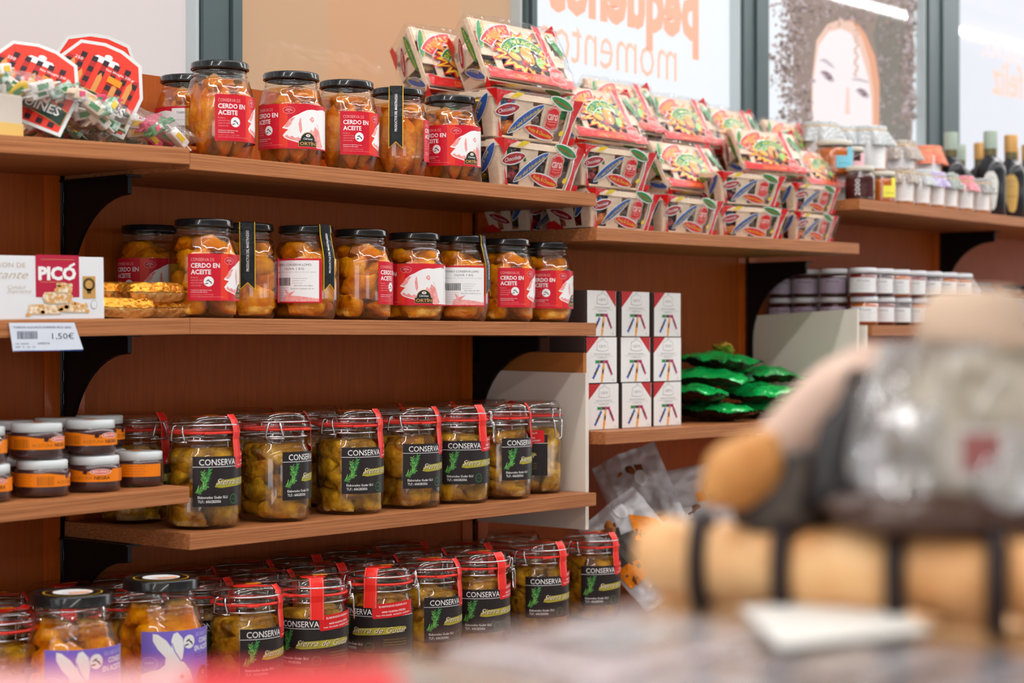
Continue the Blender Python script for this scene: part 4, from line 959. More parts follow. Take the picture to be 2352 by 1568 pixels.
def aim(p, roll, lean=0, turn=0):
    "matrix at p whose -y axis faces the shopper, leaned back and rolled in its plane"
    a = toward(p[0], p[1])+PI/2+turn
    return Matrix.Translation(p) @ Matrix.Rotation(a, 4, 'Z') @ Matrix.Rotation(-lean, 4, 'X') @ Matrix.Rotation(roll, 4, 'Y')
SNO = mat('snack_orange', (240,140,30), .35); SNG = mat('snack_grey', (86,84,80), .4)
def snack_bag(seed):
    b, f, n = pillow(.26, .17, .05, seed, wr=.012); b.grid(44, 30, f(1), BAGF); b.grid(44, 30, f(-1), BAGF); 
    A = Art()
    if seed == 7: A.rect(.02, -.012, .045, .012, SNO, 2).rect(-.04,-.05,.0,-.02, mat('logo_white', (220,220,222), .4), 1)
    else: A.poly([(-.02,-.075),(.10,-.075),(.10,.02),(.06,.05),(.01,.02)], SNG, 1); A.poly([(.02,.075),(-.03,.03),(.03,.0),(.07,.05),(.09,.075)], SNO, 2); A.poly([(.05,-.078),(.11,-.078),(.11,.078),(.085,.078),(.075,.0)], SNO, 3)
    A.ell(-.05, .02, .022, .016, mat('logo_white', (220,220,222), .4), 2)
    if seed != 7: A.poly([(-.03,-.03),(-.01,-.045),(.0,-.02),(-.02,-.01)], SNG, 3)
    A.it = [([(x-(.050 if seed == 3 else .0), y) for x, y in vs], fs, m, L) for vs, fs, m, L in A.it]; p = B(); g = f(1); A.onto(p, lambda u, v, h: tuple(Vector(g((u/.13+1)/2, (v/.085+1)/2))+Vector((0,0,.003+h))), .012, vstep=.012)
    return b.mesh('clear_bag'), p.mesh('printed_panel'), sweets_mesh(seed+50, .08, .05, -.006, .010, 20, [mat('biscuit', (176,110,50), .6), mat('biscuit_dark', (120,66,30), .6)], .018)
SB = [snack_bag(3), snack_bag(7)]
for i, (px, py, y, r_, s) in enumerate(((1470, 1262, -.25, (.90, .30, .1), 'clear snack bag with orange and grey print beside the last bottom clip jar'), (1475, 1150, -.13, (1.15, .25, -.1), 'whitish snack bag corner behind the print of the front one'), (1580, 1150, -.17, (-.20, .3, .2), 'upper whitish snack bag leaning against the dark panel'))):
    x = X(px, y); t = thing('snack_bag', s, 'bag', (x, y, CZ+RZ(py, x, y)), (0,0,0), 'clear snack bags on the bottom shelf'); g = SB[min(i, 1)]
    t.scale = (.86, .86, .86); t.rotation_euler = (aim((x, y, 0), r_[0], r_[1], r_[2]) @ Matrix.Rotation(PI/2, 4, 'X')).to_euler()
    obj('clear_bag', g[0], t); obj('printed_panel', g[1], t); o = obj('biscuits', g[2], t); o['kind'] = 'stuff'
# ------------------------------------------------------------------ jars and bottles in the right bay
def small_jar(R, H, lidm, fill, label, art=None, lidh=.012):
    prof = [(.001,0),(R*.86,0),(R*.97,.003),(R,.009),(R,H*.66),(R*.97,H*.74),(R*.86,H*.80),(R*.84,H*.82),(R*.84,H-lidh*.7)]
    g = B(); g.lathe(prof, GLASS, 36); c = B(); c.lathe([(.001,.002),(R*.82,.002),(R*.94,.006),(R*.965,.012),(R*.965,H*.66),(R*.92,H*.74),(R*.8,H*.79),(.001,H*.795)], fill, 32)
    l = B(); q = R*.93; l.lathe([(q-.001,H-lidh),(q,H-lidh+.0006),(q,H-.0015),(q-.0015,H),(.001,H)], lidm, 40)
    p = None
    if label: p = B(); (art or plain_label)(R, H).onto(p, cyl(R+.0004, 0), .006, gap=.00008)
    return [m.mesh(n) for m, n in ((g, 'glass_jar'), (c, 'preserve'), (l, 'lid'))]+([p.mesh('paper_label')] if p else [])
def plain_label(R, H, m=None, top=.66):
    A = Art(); w_ = R*2.1; A.rect(-w_/2, H*.14, w_/2, H*top, m or WHT, 0); y = H*top-.010
    A.text('Fruta', 0, y, .006, NIGHT, 1, R*.9, 0, .4, cen=True)
    k = 0
    while y-.006-k*.0045 > H*.14+.004: A.text('mermelada artesana', 0, y-.006-k*.0045, .0018, GREY, 1, R*(1.1-.15*(k % 3)), cen=True); k += 1
    return A
AMB = mat('amber_preserve', (190,96,20), .3, coat=.2); DRK = mat('dark_preserve', (64,22,22), .3, coat=.2); PUR = mat('olive_paste', (72,42,44), .35); REDJ = mat('red_preserve', (120,26,20), .3)
WLID = mat('white_lid', (222,224,228), .35); CLID = mat('cream_lid', (206,204,190), .35)
def jar_obj(kind, label, cat, ms, x, y, z, rot, group, names=('glass_jar','preserve','lid','paper_label')):
    t = thing(kind, label, cat, (x, y, CZ+z), (0,0,0), group); f = toward(x, y)
    for n_, m in zip(names, ms): obj(n_, m, t, rot=(0,0,f+rot))
    return t
WJ = [small_jar(.035, .068, WLID, c, True) for c in (AMB, REDJ, DRK)]
LJ = small_jar(.036, .068, WLID, DRK, True, lambda R, H: plain_label(R, H, mat('lilac_label', (186,170,190), .5)))
gw = 'white lidded preserve jars in the front rows'
for k in range(8):
    x = 2.108+k*.083; y = -.262
    for l in (0, 1):
        if l == 1 and k == 7: continue
        jar_obj('preserve_jar', 'white lidded preserve jar, %s layer, %s from the left in front' % (('lower','upper')[l], ('first','second','third','fourth','fifth','sixth','seventh','eighth')[k]), 'jar', WJ[(k+l) % 3 if k not in (5,6) else 0], x-l*.006, y, .038+l*.0685, 0, gw)
for k, (y, wd) in enumerate(((-.180, 'nearest'), (-.105, 'middle'), (-.042, 'rearmost'))):
    for l in (0, 1):
        jar_obj('dark_jar', '%s dark lilac labelled jar of the shaded file, %s layer' % (wd, ('lower','upper')[l]), 'jar', LJ, 2.105-.004*k, y, .038+l*.0685, -.1, 'dark lilac labelled jars by the upright')
for k, (x, s) in enumerate(((2.30, 'cloth covered jar deep on the lower right shelf, orange cloth'), (2.53, 'cloth covered jar deep on the lower right shelf, dark cloth'), (2.68, 'tall cloth covered jar deep on the lower right shelf, grey blue cloth'), (2.82, 'short jar with pale blue cloth deep on the lower right shelf'))): pass
def cloth_top(R, m, seed, drop=.022):
    "round cloth over a lid, falling in folds, tied below the rim"
    b = B(); n = 72; prof = [(.001,.0035),(R*.7,.0035),(R*.98,.002),(R*1.03,-.003),(R*1.0,-.010),(R*1.08,-.014),(R*1.22,-.014-drop*.6),(R*1.30,-.014-drop)]
    def rf(r, z, a):
        k = max(0, (-z-.008)/(.006+drop)); return r*(1+k*(.16*math.sin(a*7+seed)+.10*math.sin(a*11+seed*2)+.08*noise.noise(Vector((math.cos(a)*2, math.sin(a)*2, seed)))))
    b.lathe(prof, m, n, rf=rf); b.lathe([(R*1.02,-.0085),(R*1.045,-.0095),(R*1.045,-.0115),(R*1.02,-.0125)], mat('raffia_string', (200,170,120), .8), 40); return b.mesh('cloth_cover')
CLO = {n: checks('cloth_'+n, a, c, 260) for n, a, c in (('grey', (214,218,218), (150,156,160)), ('brown', (214,206,196), (110,92,82)), ('orange', (238,150,120), (214,104,76)), ('lilac', (214,206,228), (160,148,196)), ('green', (196,206,198), (90,104,98)), ('blue', (190,204,230), (96,124,182)), ('red', (232,178,184), (200,84,100)), ('black', (208,208,204), (84,84,84)))}
GOLDJ = mat('gold_preserve', (186,112,30), .3, coat=.2)
CJ = small_jar(.033, .094, CLID, GOLDJ, True, lambda R, H: plain_label(R, H, None, .78)); CJB = small_jar(.046, .125, CLID, GOLDJ, True, lambda R, H: plain_label(R, H, None, .80))
def cloth_jar(big, x, y, z, cl, seed, label, group=None):
    ms = CJB if big else CJ; t = jar_obj('cloth_topped_jar', label, 'jar', ms, x, y, z, 0, group)
    obj('cloth_cover', cloth_top(.044 if big else .032, CLO[cl], seed, .034 if big else .022), t, (0,0,(.125 if big else .094)))
    return t
gc = 'small cloth topped jars along the high right shelf'
for px, y, cl, s in ((2070, -.25, 'brown', 'brown checked cloth, by the yellow tag'), (2108, -.25, 'grey', 'grey brown cloth, second of its row'), (2142, -.25, 'lilac', 'lilac checked cloth'), (2172, -.25, 'green', 'green grey checked cloth'), (2208, -.25, 'red', 'red striped cloth'), (2247, -.25, 'black', 'black and white cloth, beside the bottles')):
    cloth_jar(False, X(px, y), y, .332, cl, px, 'small jar on the high right shelf with '+s, gc)
cloth_jar(False, X(2178, -.17), -.17, .332, 'blue', 3, 'small jar with blue checked cloth behind the front row', gc)
cloth_jar(False, X(2040, -.17), -.17, .332, 'brown', 8, 'small jar with brown cloth behind the amber jar', gc)
def wide_jar(px, y, z, m, tagc, label, R=.034, H=.082):
    A = lambda R_, H_: (Art().rect(R_*.1, H_*.2, R_*1.3, H_*.55, tagc, 0).rect(R_*.75, H_*.55, R_*1.3, H_*.80, tagc, 0).text('artesana', R_*.25, H_*.32, .003, NIGHT, 1, R_*.8)) if tagc else plain_label(R_, H_, DRK).text('2000', 0, H_*.4, .012, WHT, 2, R_*1.1, rot=PI/2, cen=True)
    return jar_obj('preserve_jar', label, 'jar', small_jar(R, H, CLID, m, True, A), X(px, y), y, z, 0, None)
wide_jar(1975, -.245, .332, DRK, None, 'dark red preserve jar with cream lid at left end of the high right shelf', .036, .086)
wide_jar(2025, -.25, .332, AMB, mat('yellow_tag', (236,230,90), .5), 'amber preserve jar with a yellow paper tag', .034, .080)
zz = .332
for px, y, s in ((1925, -.165, 'plain jar at back left holding up an amber jar'), (1968, -.165, 'plain jar at back holding up a pink tagged jar'), (2010, -.16, 'plain jar at back under the front grey cloth jar'), (2070, -.15, 'plain jar at back under the brown cloth jar'), (2120, -.14, 'plain jar at back under the orange cloth jar')):
    jar_obj('preserve_jar', s, 'jar', WJ[0], X(px, y), y, zz, 0, None)
wide_jar(1916, -.165, zz+.0685, AMB, mat('blue_tag', (120,190,210), .5), 'amber jar with a light blue paper tag on the high right shelf', .046, .085)
wide_jar(1956, -.150, zz+.0685, DRK, mat('pink_tag', (236,190,196), .5), 'dark jar with a pink paper tag on the high right shelf', .032, .080)
gb = 'large cloth topped jars standing on other jars'
for px, y, cl, s in ((1884, -.085, 'grey', 'large jar with grey cloth at the far left of its row'), (1932, -.075, 'grey', 'large jar with grey cloth, second from left'), (1996, -.13, 'grey', 'largest looking grey cloth jar with long white label'), (2064, -.10, 'brown', 'large jar with brown striped cloth beside the largest grey one'), (2125, -.09, 'orange', 'large jar topped with orange checked cloth')):
    cloth_jar(True, X(px, y), y, zz+.0685+(.016 if px < 2050 else -.002), cl, px, s, gb)
def bottle(cap, label, x, y, z, capm, labm, name='oil_bottle', Hs=1.0):
    t = thing(name, label, 'bottle', (x, y, CZ+z), (0,0,toward(x, y))); G = mat('bottle_black', (34,36,40), .3, coat=.3)
    b = B(); b.lathe([(.001,0),(.038,0),(.041,.003),(.041,.125*Hs),(.039,.140*Hs),(.030,.156*Hs),(.019,.166*Hs),(.0165,.172*Hs),(.0165,.180*Hs)], G, 40); obj('glass_body', b, t)
    b = B(); b.lathe([(.0175,.172*Hs),(.0175,.190*Hs)], mat('neck_foil', (108,100,70), .35, .3), 32); obj('neck_band', b, t)
    b = B(); b.lathe([(.0185,.190*Hs),(.0185,.236*Hs),(.0175,.238*Hs),(.001,.238*Hs)], capm, 32); obj('cap', b, t)
    A = Art(); A.poly([(-.020,.10*Hs),(-.014,.118*Hs),(-.006,.126*Hs),(.008,.126*Hs),(.016,.116*Hs),(.021,.10*Hs),(.020,.07*Hs),(.014,.030),(.008,.022),(-.004,.024),(-.012,.05),(-.019,.075)], labm, 0)
    A.text('ACEITE', 0, .105*Hs, .005, GREY, 1, .020, cen=True); A.text('oliva', 0, .092*Hs, .005, GREY, 1, .016, 0, .3, cen=True); A.line([(-.014,.066),(.016,.066)], .001, NIGHT, 1)
    b = B(); A.onto(b, cyl(.0414, 0), .006); obj('paper_label', b, t); return t
CG_ = mat('cap_gold', (196,150,88), .4, .2); CS_ = mat('cap_sage', (158,174,160), .45); LG_ = mat('label_gold', (206,168,96), .45); LW_ = mat('label_pale', (222,226,222), .45)
for px, y, c, l, s, Hs in ((2275, -.215, CS_, LW_, 'black bottle with sage green cap and pale label, first of the bottles', 1.0), (2322, -.215, CG_, LG_, 'black bottle with gold cap and gold label at the right edge', 1.0),
        (2362, -.22, CG_, LG_, 'black bottle cut by the right edge of the frame', .92), (2252, -.09, CG_, LG_, 'gold capped bottle behind the sage capped one', .97), (2326, -.09, CG_, LW_, 'gold capped bottle behind the gold label bottle', .98),
        (2184, -.12, CS_, LW_, 'tall sage capped bottle right of the orange cloth', 1.0), (2203, -.07, CS_, LW_, 'shorter sage capped bottle by the dark window post', .92)):
    bottle(0, s, X(px, y), y, .332, c, l, Hs=Hs)
# deep on the lower right shelf
for px, y, cl, big, z, s in ((2040, -.07, 'orange', True, .038, 'orange cloth jar in shade under the bottle shelf'), (2130, -.085, 'black', True, .038, 'shaded jar with striped dark cloth under the bottle shelf'), (2196, -.135, 'grey', True, .056, 'jar with pale cloth under the bottle shelf, long white label'), (2240, -.06, 'blue', True, .038, 'jar with light blue cloth under the bottle shelf')):
    cloth_jar(big, X(px, y), y, z, cl, px, s, 'cloth topped jars in shade under the bottle shelf')
t = jar_obj('preserve_jar', 'large dark jar at the right edge under the bottle shelf', 'jar', small_jar(.05, .12, BLK, GOLDJ, True), X(2340, -.18), -.18, .038, 0, None)
cloth_jar(False, X(2222, -.25), -.25, .038, 'blue', 77, 'white lidded jar draped in pale blue cloth at the end of its row')
# ------------------------------------------------------------------ small orange labelled jars, left bay
def olive_art(R, H):
    A = Art(); OR_ = mat('orange_label', (238,130,16), .4); BRP = mat('orange_label_ink', (150,84,10), .45); w_ = R*2*PI*.93
    A.rect(-w_/2, H*.30, w_/2, H*.66, OR_, 0); A.poly([(-R*.9,H*.66),(R*1.0,H*.66),(R*.8,H*.57),(-R*.3,H*.60)], PUR, 1)
    A.ell(-R*.10, H*.57, .0035, .003, mat('olive_dot', (60,30,34), .2), 2); pk = mat('rose_print', (226,96,90), .4)
    A.ell(R*.50, H*.58, R*.42, .0042, CREAM, 2); A.ell(R*.50, H*.58, R*.39, .0035, pk, 3); A.text('MARCHENICA', R*.50, H*.555, .0032, CREAM, 4, R*.62, .02, cen=True)
    A.text('PATE DE', -R*.05, H*.50, .0026, BRP, 1, R*.3, .01, cen=True); A.text('ACEITUNA', -R*.22, H*.37, .0048, BRP, 1, R*.78, -.002, cen=True); A.text('NEGRA', R*.55, H*.37, .0048, mat('olive_ink', (84,40,10), .4), 1, R*.62, .02, cen=True)
    for s0 in (-R*2.4, R*1.35):
        for k in range(5): A.text('Ingredientes aceituna negra', s0, H*.60-.0040*k, .0014, BRP, 1, R*(.9-.1*(k % 2)))
    x = -R*1.35; r = random.Random(1)
    while x < -R*.75: A.rect(x, H*.34, x+.0007, H*.58, BRP, 1); x += r.choice((.0014,.0021))
    return A
OJ = small_jar(.0385, .0525, mat('pale_lid', (216,224,226), .3), PUR, True, olive_art, .013)
def olive_jar(px, y, l, rot, s, st=True):
    x = X(px, y); z = -.2175+.016*x+l*.0528; t = jar_obj('olive_paste_jar', s, 'jar', OJ, x, y, z, rot, 'small orange labelled jars')
    if st: obj('price_sticker', PS, [c for c in t.children if c.name.startswith('lid')][0], (.004, .0, .0527), (0,0,2.2))
    return t
for a in ((-38, -.255, 0, 0, 'orange labelled jar cut by the left edge of the frame, lower one'), (97, -.255, 0, 1.15, 'lower orange labelled jar with its barcode facing out'), (217, -.250, 0, -.25, 'lower orange labelled jar with its pink name badge centred'), (318, -.235, 0, -1.9, 'orange labelled jar standing alone at the right end'),
        (-50, -.255, 1, 0, 'orange labelled jar cut by the left edge of the frame, upper one'), (84, -.250, 1, -.75+1.2, 'upper orange labelled jar at left'), (207, -.246, 1, .35, 'upper orange labelled jar at right of its pair'),
        (20, -.155, 0, .5, 'shaded orange labelled jar in the back row at left, lower'), (140, -.160, 0, .5, 'shaded orange labelled jar in the back row, lower middle'), (235, -.155, 0, .2, 'shaded orange labelled jar in the back row, lower right'),
        (20, -.155, 1, .6, 'upper shaded orange labelled jar in the back row at left'), (135, -.160, 1, .5, 'upper shaded orange labelled jar in the back row, middle'), (228, -.155, 1, 1.2, 'upper shaded orange labelled jar in the back row, right')): olive_jar(*a)
# ------------------------------------------------------------------ nougat box, foil bars, price card
y0 = -.305; xr = X(240, y0); xl = xr-.235; zb = .0355+.018*xl
t = thing('nougat_box', 'white nougat box with a crimson brand panel at the far left', 'box', (xl, y0, CZ+zb), (0, -.018, 0)); Wn, Hn = .235, .0885
WBX = mat('carton_white', (224,226,230), .4)
b = B(); b.box((Wn/2, .0175, Hn/2), (Wn, .035, Hn), WBX, bev=.001); obj('carton', b, t)
u = lambda px: X(px, y0)-xl
v = lambda py: (732-py)/142*Hn
CRIM = mat('crimson_panel', (178,30,62), .4); A = Art()
A.rect(u(83), v(682), u(183), v(587), CRIM, 1); A.line([(u(95), v(597)), (u(172), v(597))], .0006, GOLD, 2); A.line([(u(92), v(648)), (u(150), v(648))], .0006, GOLD, 2)
A.text('PICO', u(89), v(642), .0178, WHT, 3, u(176)-u(89), .05); A.line([(u(160), v(613)), (u(173), v(606))], .0034, WHT, 4)
TAN = mat('sand_print', (200,184,160), .5); script(A, 'Alicante', u(-52), v(641), .0125, TAN, 2, u(66)-u(-52)); A.text('TURRON DE', u(-40), v(616), .007, TAN, 2, .07); script(A, 'Calidad', u(18), v(664), .0055, TAN, 2, .030); script(A, 'Suprema', u(16), v(673), .0055, TAN, 2, .040)
A.rect(u(191), v(685), u(220), v(634), GOLD, 2); A.ell(u(205), v(653), .0105, .0095, mat('seal_dark', (84,66,30), .4), 3); A.ell(u(205), v(653), .0065, .006, GOLD, 4); A.poly([(u(199), v(662)), (u(211), v(662)), (u(209), v(674)), (u(201), v(674))], mat('seal_dark', (84,66,30), .4), 3)
NG = mat('nougat_print', (240,228,206), .5, var=(160, (206,160,100))); r = random.Random(2)
def chunk(x0, y0_, x1, y1, L):
    pts = []; 
    for k in range(16):
        a = 2*PI*k/16; q = 1/max(abs(math.cos(a)), abs(math.sin(a)))**.8*r.uniform(.88,1.04); pts.append(((u(x0)+u(x1))/2+(u(x1)-u(x0))/2*math.cos(a)*q, (v(y0_)+v(y1))/2+(v(y1)-v(y0_))/2*math.sin(a)*q))
    A.poly(pts, mat('nougat_shadow', (196,176,150), .5), L); A.poly([(x+.0006, y+.0014) for x, y in pts], NG, L+1)
    for k in range(5): A.ell(r.uniform(u(x0), u(x1)), r.uniform(v(y0_), v(y1)), .004, .0028, mat('almond_print', (214,160,92), .5), L+2)
chunk(62, 722, 140, 700, 3); chunk(150, 718, 202, 696, 3); chunk(98, 698, 165, 672, 6); chunk(128, 674, 166, 652, 9); chunk(138, 716, 156, 700, 9)
A.ell(u(216), v(699), .0055, .0065, GREY, 2); A.ell(u(216), v(699), .0050, .0059, WBX, 3)
b = B(); A.onto(b, lambda x, y, h: (x, -.0001-h, y), None, gap=.00012); obj('printed_front', b, t)
FOIL = mat('gold_foil', (226,150,50), .22, .75, bump=(55, 1.0)); FOILP = mat('gold_foil_pale', (230,190,120), .25, .7, bump=(50, 1.0))
for i, (px, y, l, a, s) in enumerate(((300, -.262, 0, 3, 'lower gold foil bar at the front of the pile'), (385, -.225, 0, -8, 'lower gold foil bar at the right, against the pork jar'), (305, -.225, 1, -5, 'upper gold foil bar at the left'), (372, -.245, 1, 6, 'upper gold foil bar at the right'))):
    x = X(px, y); b, f, n = pillow(.125, .056, .030, i+3, crimp=.08, wr=.0016, box=1); b.grid(36, 16, f(1), FOIL); b.grid(36, 16, f(-1), FOILP)
    tag(obj('foil_bar', b, None, (x-.03, y, CZ+.0355+.018*x+.0155+l*.023), (0,0,math.radians(a))), s, 'bar', 'gold foil wrapped bars')
xa, xb_ = X(20, -.3125), X(190, -.3125); t = thing('price_card', 'white shelf price card reading 1,50 hanging under the nougat box', 'price tag', (xa, -.3125, CZ+.0255), (-.10, -.006, 0)); Wc = xb_-xa
b = B(); b.add([(0,0,0),(Wc*.88,0,.0005),(Wc*.98,0,-.0375),(Wc*.03,0,-.0395),(0,-.0006,0),(Wc*.88,-.0006,.0005),(Wc*.98,-.0006,-.0375),(Wc*.03,-.0006,-.0395)], [(0,1,2,3),(7,6,5,4),(0,4,5,1),(1,5,6,2),(2,6,7,3),(3,7,4,0)], mat('card_white', (208,216,228), .3)); obj('card', b, t)
A = Art(); INK = mat('card_ink', (70,78,96), .5); A.text('TURRON ALICANTE SUPREMA PICO 200G', .006, -.0075, .0030, INK, 1, Wc*.78); A.text('1,50€', Wc*.56, -.0225, .0085, INK, 1, Wc*.30, -.004)
x = .012
r = random.Random(6)
while x < .045: A.rect(x, -.0225, x+.0007, -.0115, INK, 1); x += r.choice((.0012,.0018))
A.text('OFERTA', Wc*.36, -.0300, .0028, INK, 1, .02); A.text('UD. 200GR', .008, -.0300, .0022, INK, 1, .022); A.text('REF  4   22  10', .008, -.0345, .0022, INK, 1, .032); A.rect(Wc*.03, -.0393, Wc*.97, -.0385, BLUE, 1)
b = B(); A.onto(b, lambda x_, y_, h: (x_, -.0006-h, y_), None, gap=.0002); obj('printed_text', b, t)
# ------------------------------------------------------------------ candy bags with plaid headers
PLD = checks('plaid_card', (214,44,28), (40,20,24), 46, .4)
def header(seed):
    b = B(); W_, H = .142, .128
    o = [(-.5,0),(-.5,.55),(-.34,.92),(-.1,1),(.1,1),(.34,.92),(.5,.55),(.5,0)]
    A = Art(); A.poly([(x*W_, y*H) for x, y in o], mat('card_rim', (206,210,208), .35), 0)
    A.poly([(x*W_*.93, y*H*.92+.005) for x, y in o], mat('plaid_red', (216,50,30), .4), 1)
    for k in range(-3, 4):
        for j in range(7):
            x_, y_ = k*.0172, .012+j*.0172
            if abs(x_) < .056 and y_ < .112-max(0, abs(x_)-.02)*.9: A.rect(x_-.0043, y_-.0043, x_+.0043, y_+.0043, mat('plaid_black', (40,18,24), .4), 2.5)
    for k in range(-3, 4): A.rect(k*.0172-.0043, .008, k*.0172+.0043, .108-abs(k)*.006, mat('plaid_dark_red', (170,30,26), .4), 1.5)
    A.poly([(-.022,.100),(-.016,.106),(.016,.106),(.022,.100),(.016,.096),(-.016,.096)], mat('hang_hole', (224,224,226), .4), 2); A.ell(0, .1085, .006, .004, mat('hang_hole', (224,224,226), .4), 2)
    for x, h_ in ((-.045,.03),(-.028,.018),(0,.024),(.026,.017),(.046,.028)): A.poly([(x-.004,.05),(x-.004,.05+h_),(x,.058+h_),(x+.004,.05+h_),(x+.004,.05)], mat('skyline_tan', (206,140,70), .4), 3)
    pts = [(-.066+.0132*k, .050-.010*abs(k-5)**2/25) for k in range(11)]; pts2 = [(x, y-.026) for x, y in pts[::-1]]
    A.poly(pts+pts2, GOLD, 4); A.poly([(x*.98, y-.0012) for x, y in pts]+[(x*.98, y+.0012) for x, y in pts2], mat('banner_green', (28,52,40), .4), 5)
    A.text('ADOQUINES', -.056, .0285, .0150, WHT, 6, .112, .02)
    A.text('Net Weight: 250 gr', .004, .088, .004, WHT, 3, .045); A.text('250', -.045, .088, .005, WHT, 3, .012); A.poly([(.012,.072),(.034,.070),(.034,.080),(.012,.082)], ORS, 7)
    A.onto(b, lambda u_, v_, h: (u_, -h, v_), None, gap=.0003)
    b.add([(x*W_, .0012, y*H) for x, y in o], [tuple(range(8))], mat('card_rim', (206,210,208), .35)); return b.mesh('header_card')
HC = header(0)
CS = [mat('sweet_white', (232,228,222), .35), mat('sweet_cream', (224,206,184), .35), mat('sweet_green', (70,140,90), .35), mat('sweet_pink', (214,70,110), .35), mat('sweet_yellow', (230,190,30), .35), mat('sweet_mint', (200,222,208), .35, var=(120, (90,150,120)))]
def candies(seed, L_, W_, n):
    b = B(); r = random.Random(seed)
    for i in range(n):
        M = Matrix.Rotation(r.uniform(-.9,.6), 3, 'Y') @ Matrix.Rotation(r.uniform(-.6,.6), 3, 'Z'); c = (r.uniform(-L_,L_), r.uniform(-W_,W_), r.uniform(-.012,.016))
        m = r.choice(CS[:2]+CS[:2]+CS[5:]+CS); b.box(c, (.034, .017, .015), m, M, bev=.003); m2 = r.choice(CS[2:5]); b.box(Vector(c)+M @ Vector((0,-.0088,0)), (.016, .0012, .008), m2, M)
        for s in (-1, 1): b.box(Vector(c)+M @ Vector((s*.022,0,0)), (.012, .012, .002), m, M)
    return b.mesh('wrapped_candies')
for i, (px, y, rz_, rot, card, s) in enumerate(((95, -.255, .346, (.06, .17, -.05), ((28, 272, 2.62), .40, .4), 'clear bag of wrapped candies with plaid card, frontmost at the top left'), (262, -.225, .330, (.03, .17, -.03), ((180, 275, 2.74), .42, .25), 'clear bag of candies tapering off beside the first pork jar'), (150, -.10, .330, (.0, .1, 0), ((205, 262, 2.90), .12, .10), 'candy bag at the back with upright plaid card and hang hole'))):
    x = X(px, y); t = thing('candy_bag', s, 'bag', (x, y, CZ+rz_), rot, 'clear candy bags with plaid header cards')
    b, f, n = pillow(.26, .12, .052, i+11, crimp=.08, wr=.006); b.grid(46, 24, f(1), BAGC); b.grid(46, 24, f(-1), BAGC); obj('clear_bag', b, t)
    o = obj('wrapped_candies', candies(i, .105, .048, 44), t); o['kind'] = 'stuff'
    hc = obj('header_card', HC, t, label='red and black plaid card'); bpy.context.view_layer.update()
    hc.matrix_local = t.matrix_world.inverted() @ aim(W(*card[0]), card[1], card[2])
t = thing('sweets_packet', 'beige and yellow packet at the left edge of the top shelf', 'packet', (X(-10, -.285), -.285, CZ+.2815), (0,0,.1))
b = B(); b.box((0,0,.030), (.07,.03,.06), mat('packet_beige', (206,196,184), .5), bev=.003); obj('packet_body', b, t); b = B(); b.box((0,-.0005,.010), (.0705,.031,.020), mat('packet_yellow', (226,190,110), .5)); obj('yellow_band', b, t)
b = B(); Art().ell(0, 0, .008, .012, ORS, 1).onto(b, lambda u_, v_, h: (u_, -h, v_)); x = X(1475, -.004); tag(obj('price_sticker', b, None, (x, -.002, CZ+RZ(1052, x, 0)), (0, .5, 0)), 'tiny orange sticker stuck on the dark panel under the gift box shelf', 'sticker')
# ------------------------------------------------------------------ display table in the foreground
TY = -1.85
t = thing('display_table', 'pale display table in the blurred foreground at the bottom right', 'table', (-.5, -2.55, 0))
b = B(); b.box((0, 0, CZ-.190), (2.3, 1.40, .03), mat('table_top', (226,222,222), .5), bev=.004); obj('table_top', b, t)
for x in (-1.05, 1.05):
    for y in (-.62, .62):
        b = B(); b.box((x, y, (CZ-.205)/2), (.06, .06, CZ-.205), mat('table_leg', (150,130,112), .5)); obj('leg', b, t)
PKW = mat('pack_white', (232,230,234), .4); PKF = thin('pack_film', (.96,.96,.96), .08, .5, .08, bump=(24,.6))
def meat_pack(m, art):
    b = B(); b.box((0, 0, .008), (.19, .13, .016), PKW, bev=.004); f = B(); f.box((0, 0, .020), (.165, .105, .010), m, bev=.003)
    a = B(); Art().rect(-.045, -.025, .035, .025, art, 1).rect(-.03, -.004, .02, .004, GREY, 2).onto(a, lambda u, v, h: (u, v, .0275+h)); g = B(); g.box((0,0,.0285), (.186,.126,.001), PKF)
    return b.mesh('tray'), f.mesh('sliced_meat'), a.mesh('paper_label'), g.mesh('cover_film')
HAM = [mat('ham_pink', (234,218,220), .4, var=(22, (236,226,226))), mat('ham_rose', (222,192,192), .4, var=(26, (234,214,214))), mat('cheese_pale', (226,214,196), .4, var=(20, (214,196,178))), mat('pack_greyish', (196,192,196), .4, var=(15, (176,172,180)))]
MPK = [meat_pack(HAM[0], WHT), meat_pack(HAM[3], PKW), meat_pack(HAM[2], WHT), meat_pack(HAM[1], CREAM)]
rn = random.Random(12); WC = ['nearest the aisle edge', 'second from the aisle edge', 'third from the aisle edge', 'fourth from the aisle edge']; RC = ['left file', 'middle file', 'right file beside the bamboo tray']
for i in range(3):
    for j in range(4):
        t = thing('meat_pack', 'blurred sliced meat pack, %s, %s' % (RC[i], WC[j]), 'pack', (-1.46+i*.196, TY-.075-j*.138, CZ-.1745), (0, 0, rn.uniform(-.03,.03)), 'sliced meat packs on the table')
        for n_, m in zip(('tray', 'sliced_meat', 'paper_label', 'cover_film'), MPK[(i*2+j) % 4]): obj(n_, m, t)
p = W(250, 1600, .60); t = thing('red_carton', 'blurred red carton at the bottom left corner', 'carton', (p.x, p.y, CZ-.175), (0,0,YAW-PI/2+.12)); RC_ = mat('carton_red', (214,40,52), .4)
b = B(); b.box((0, 0, .033), (.19, .08, .060), RC_, bev=.003); obj('carton_body', b, t); b = B(); b.box((-.02, .0, .0637), (.09, .04, .0008), mat('carton_pink', (236,190,190), .4)); obj('pale_panel', b, t)
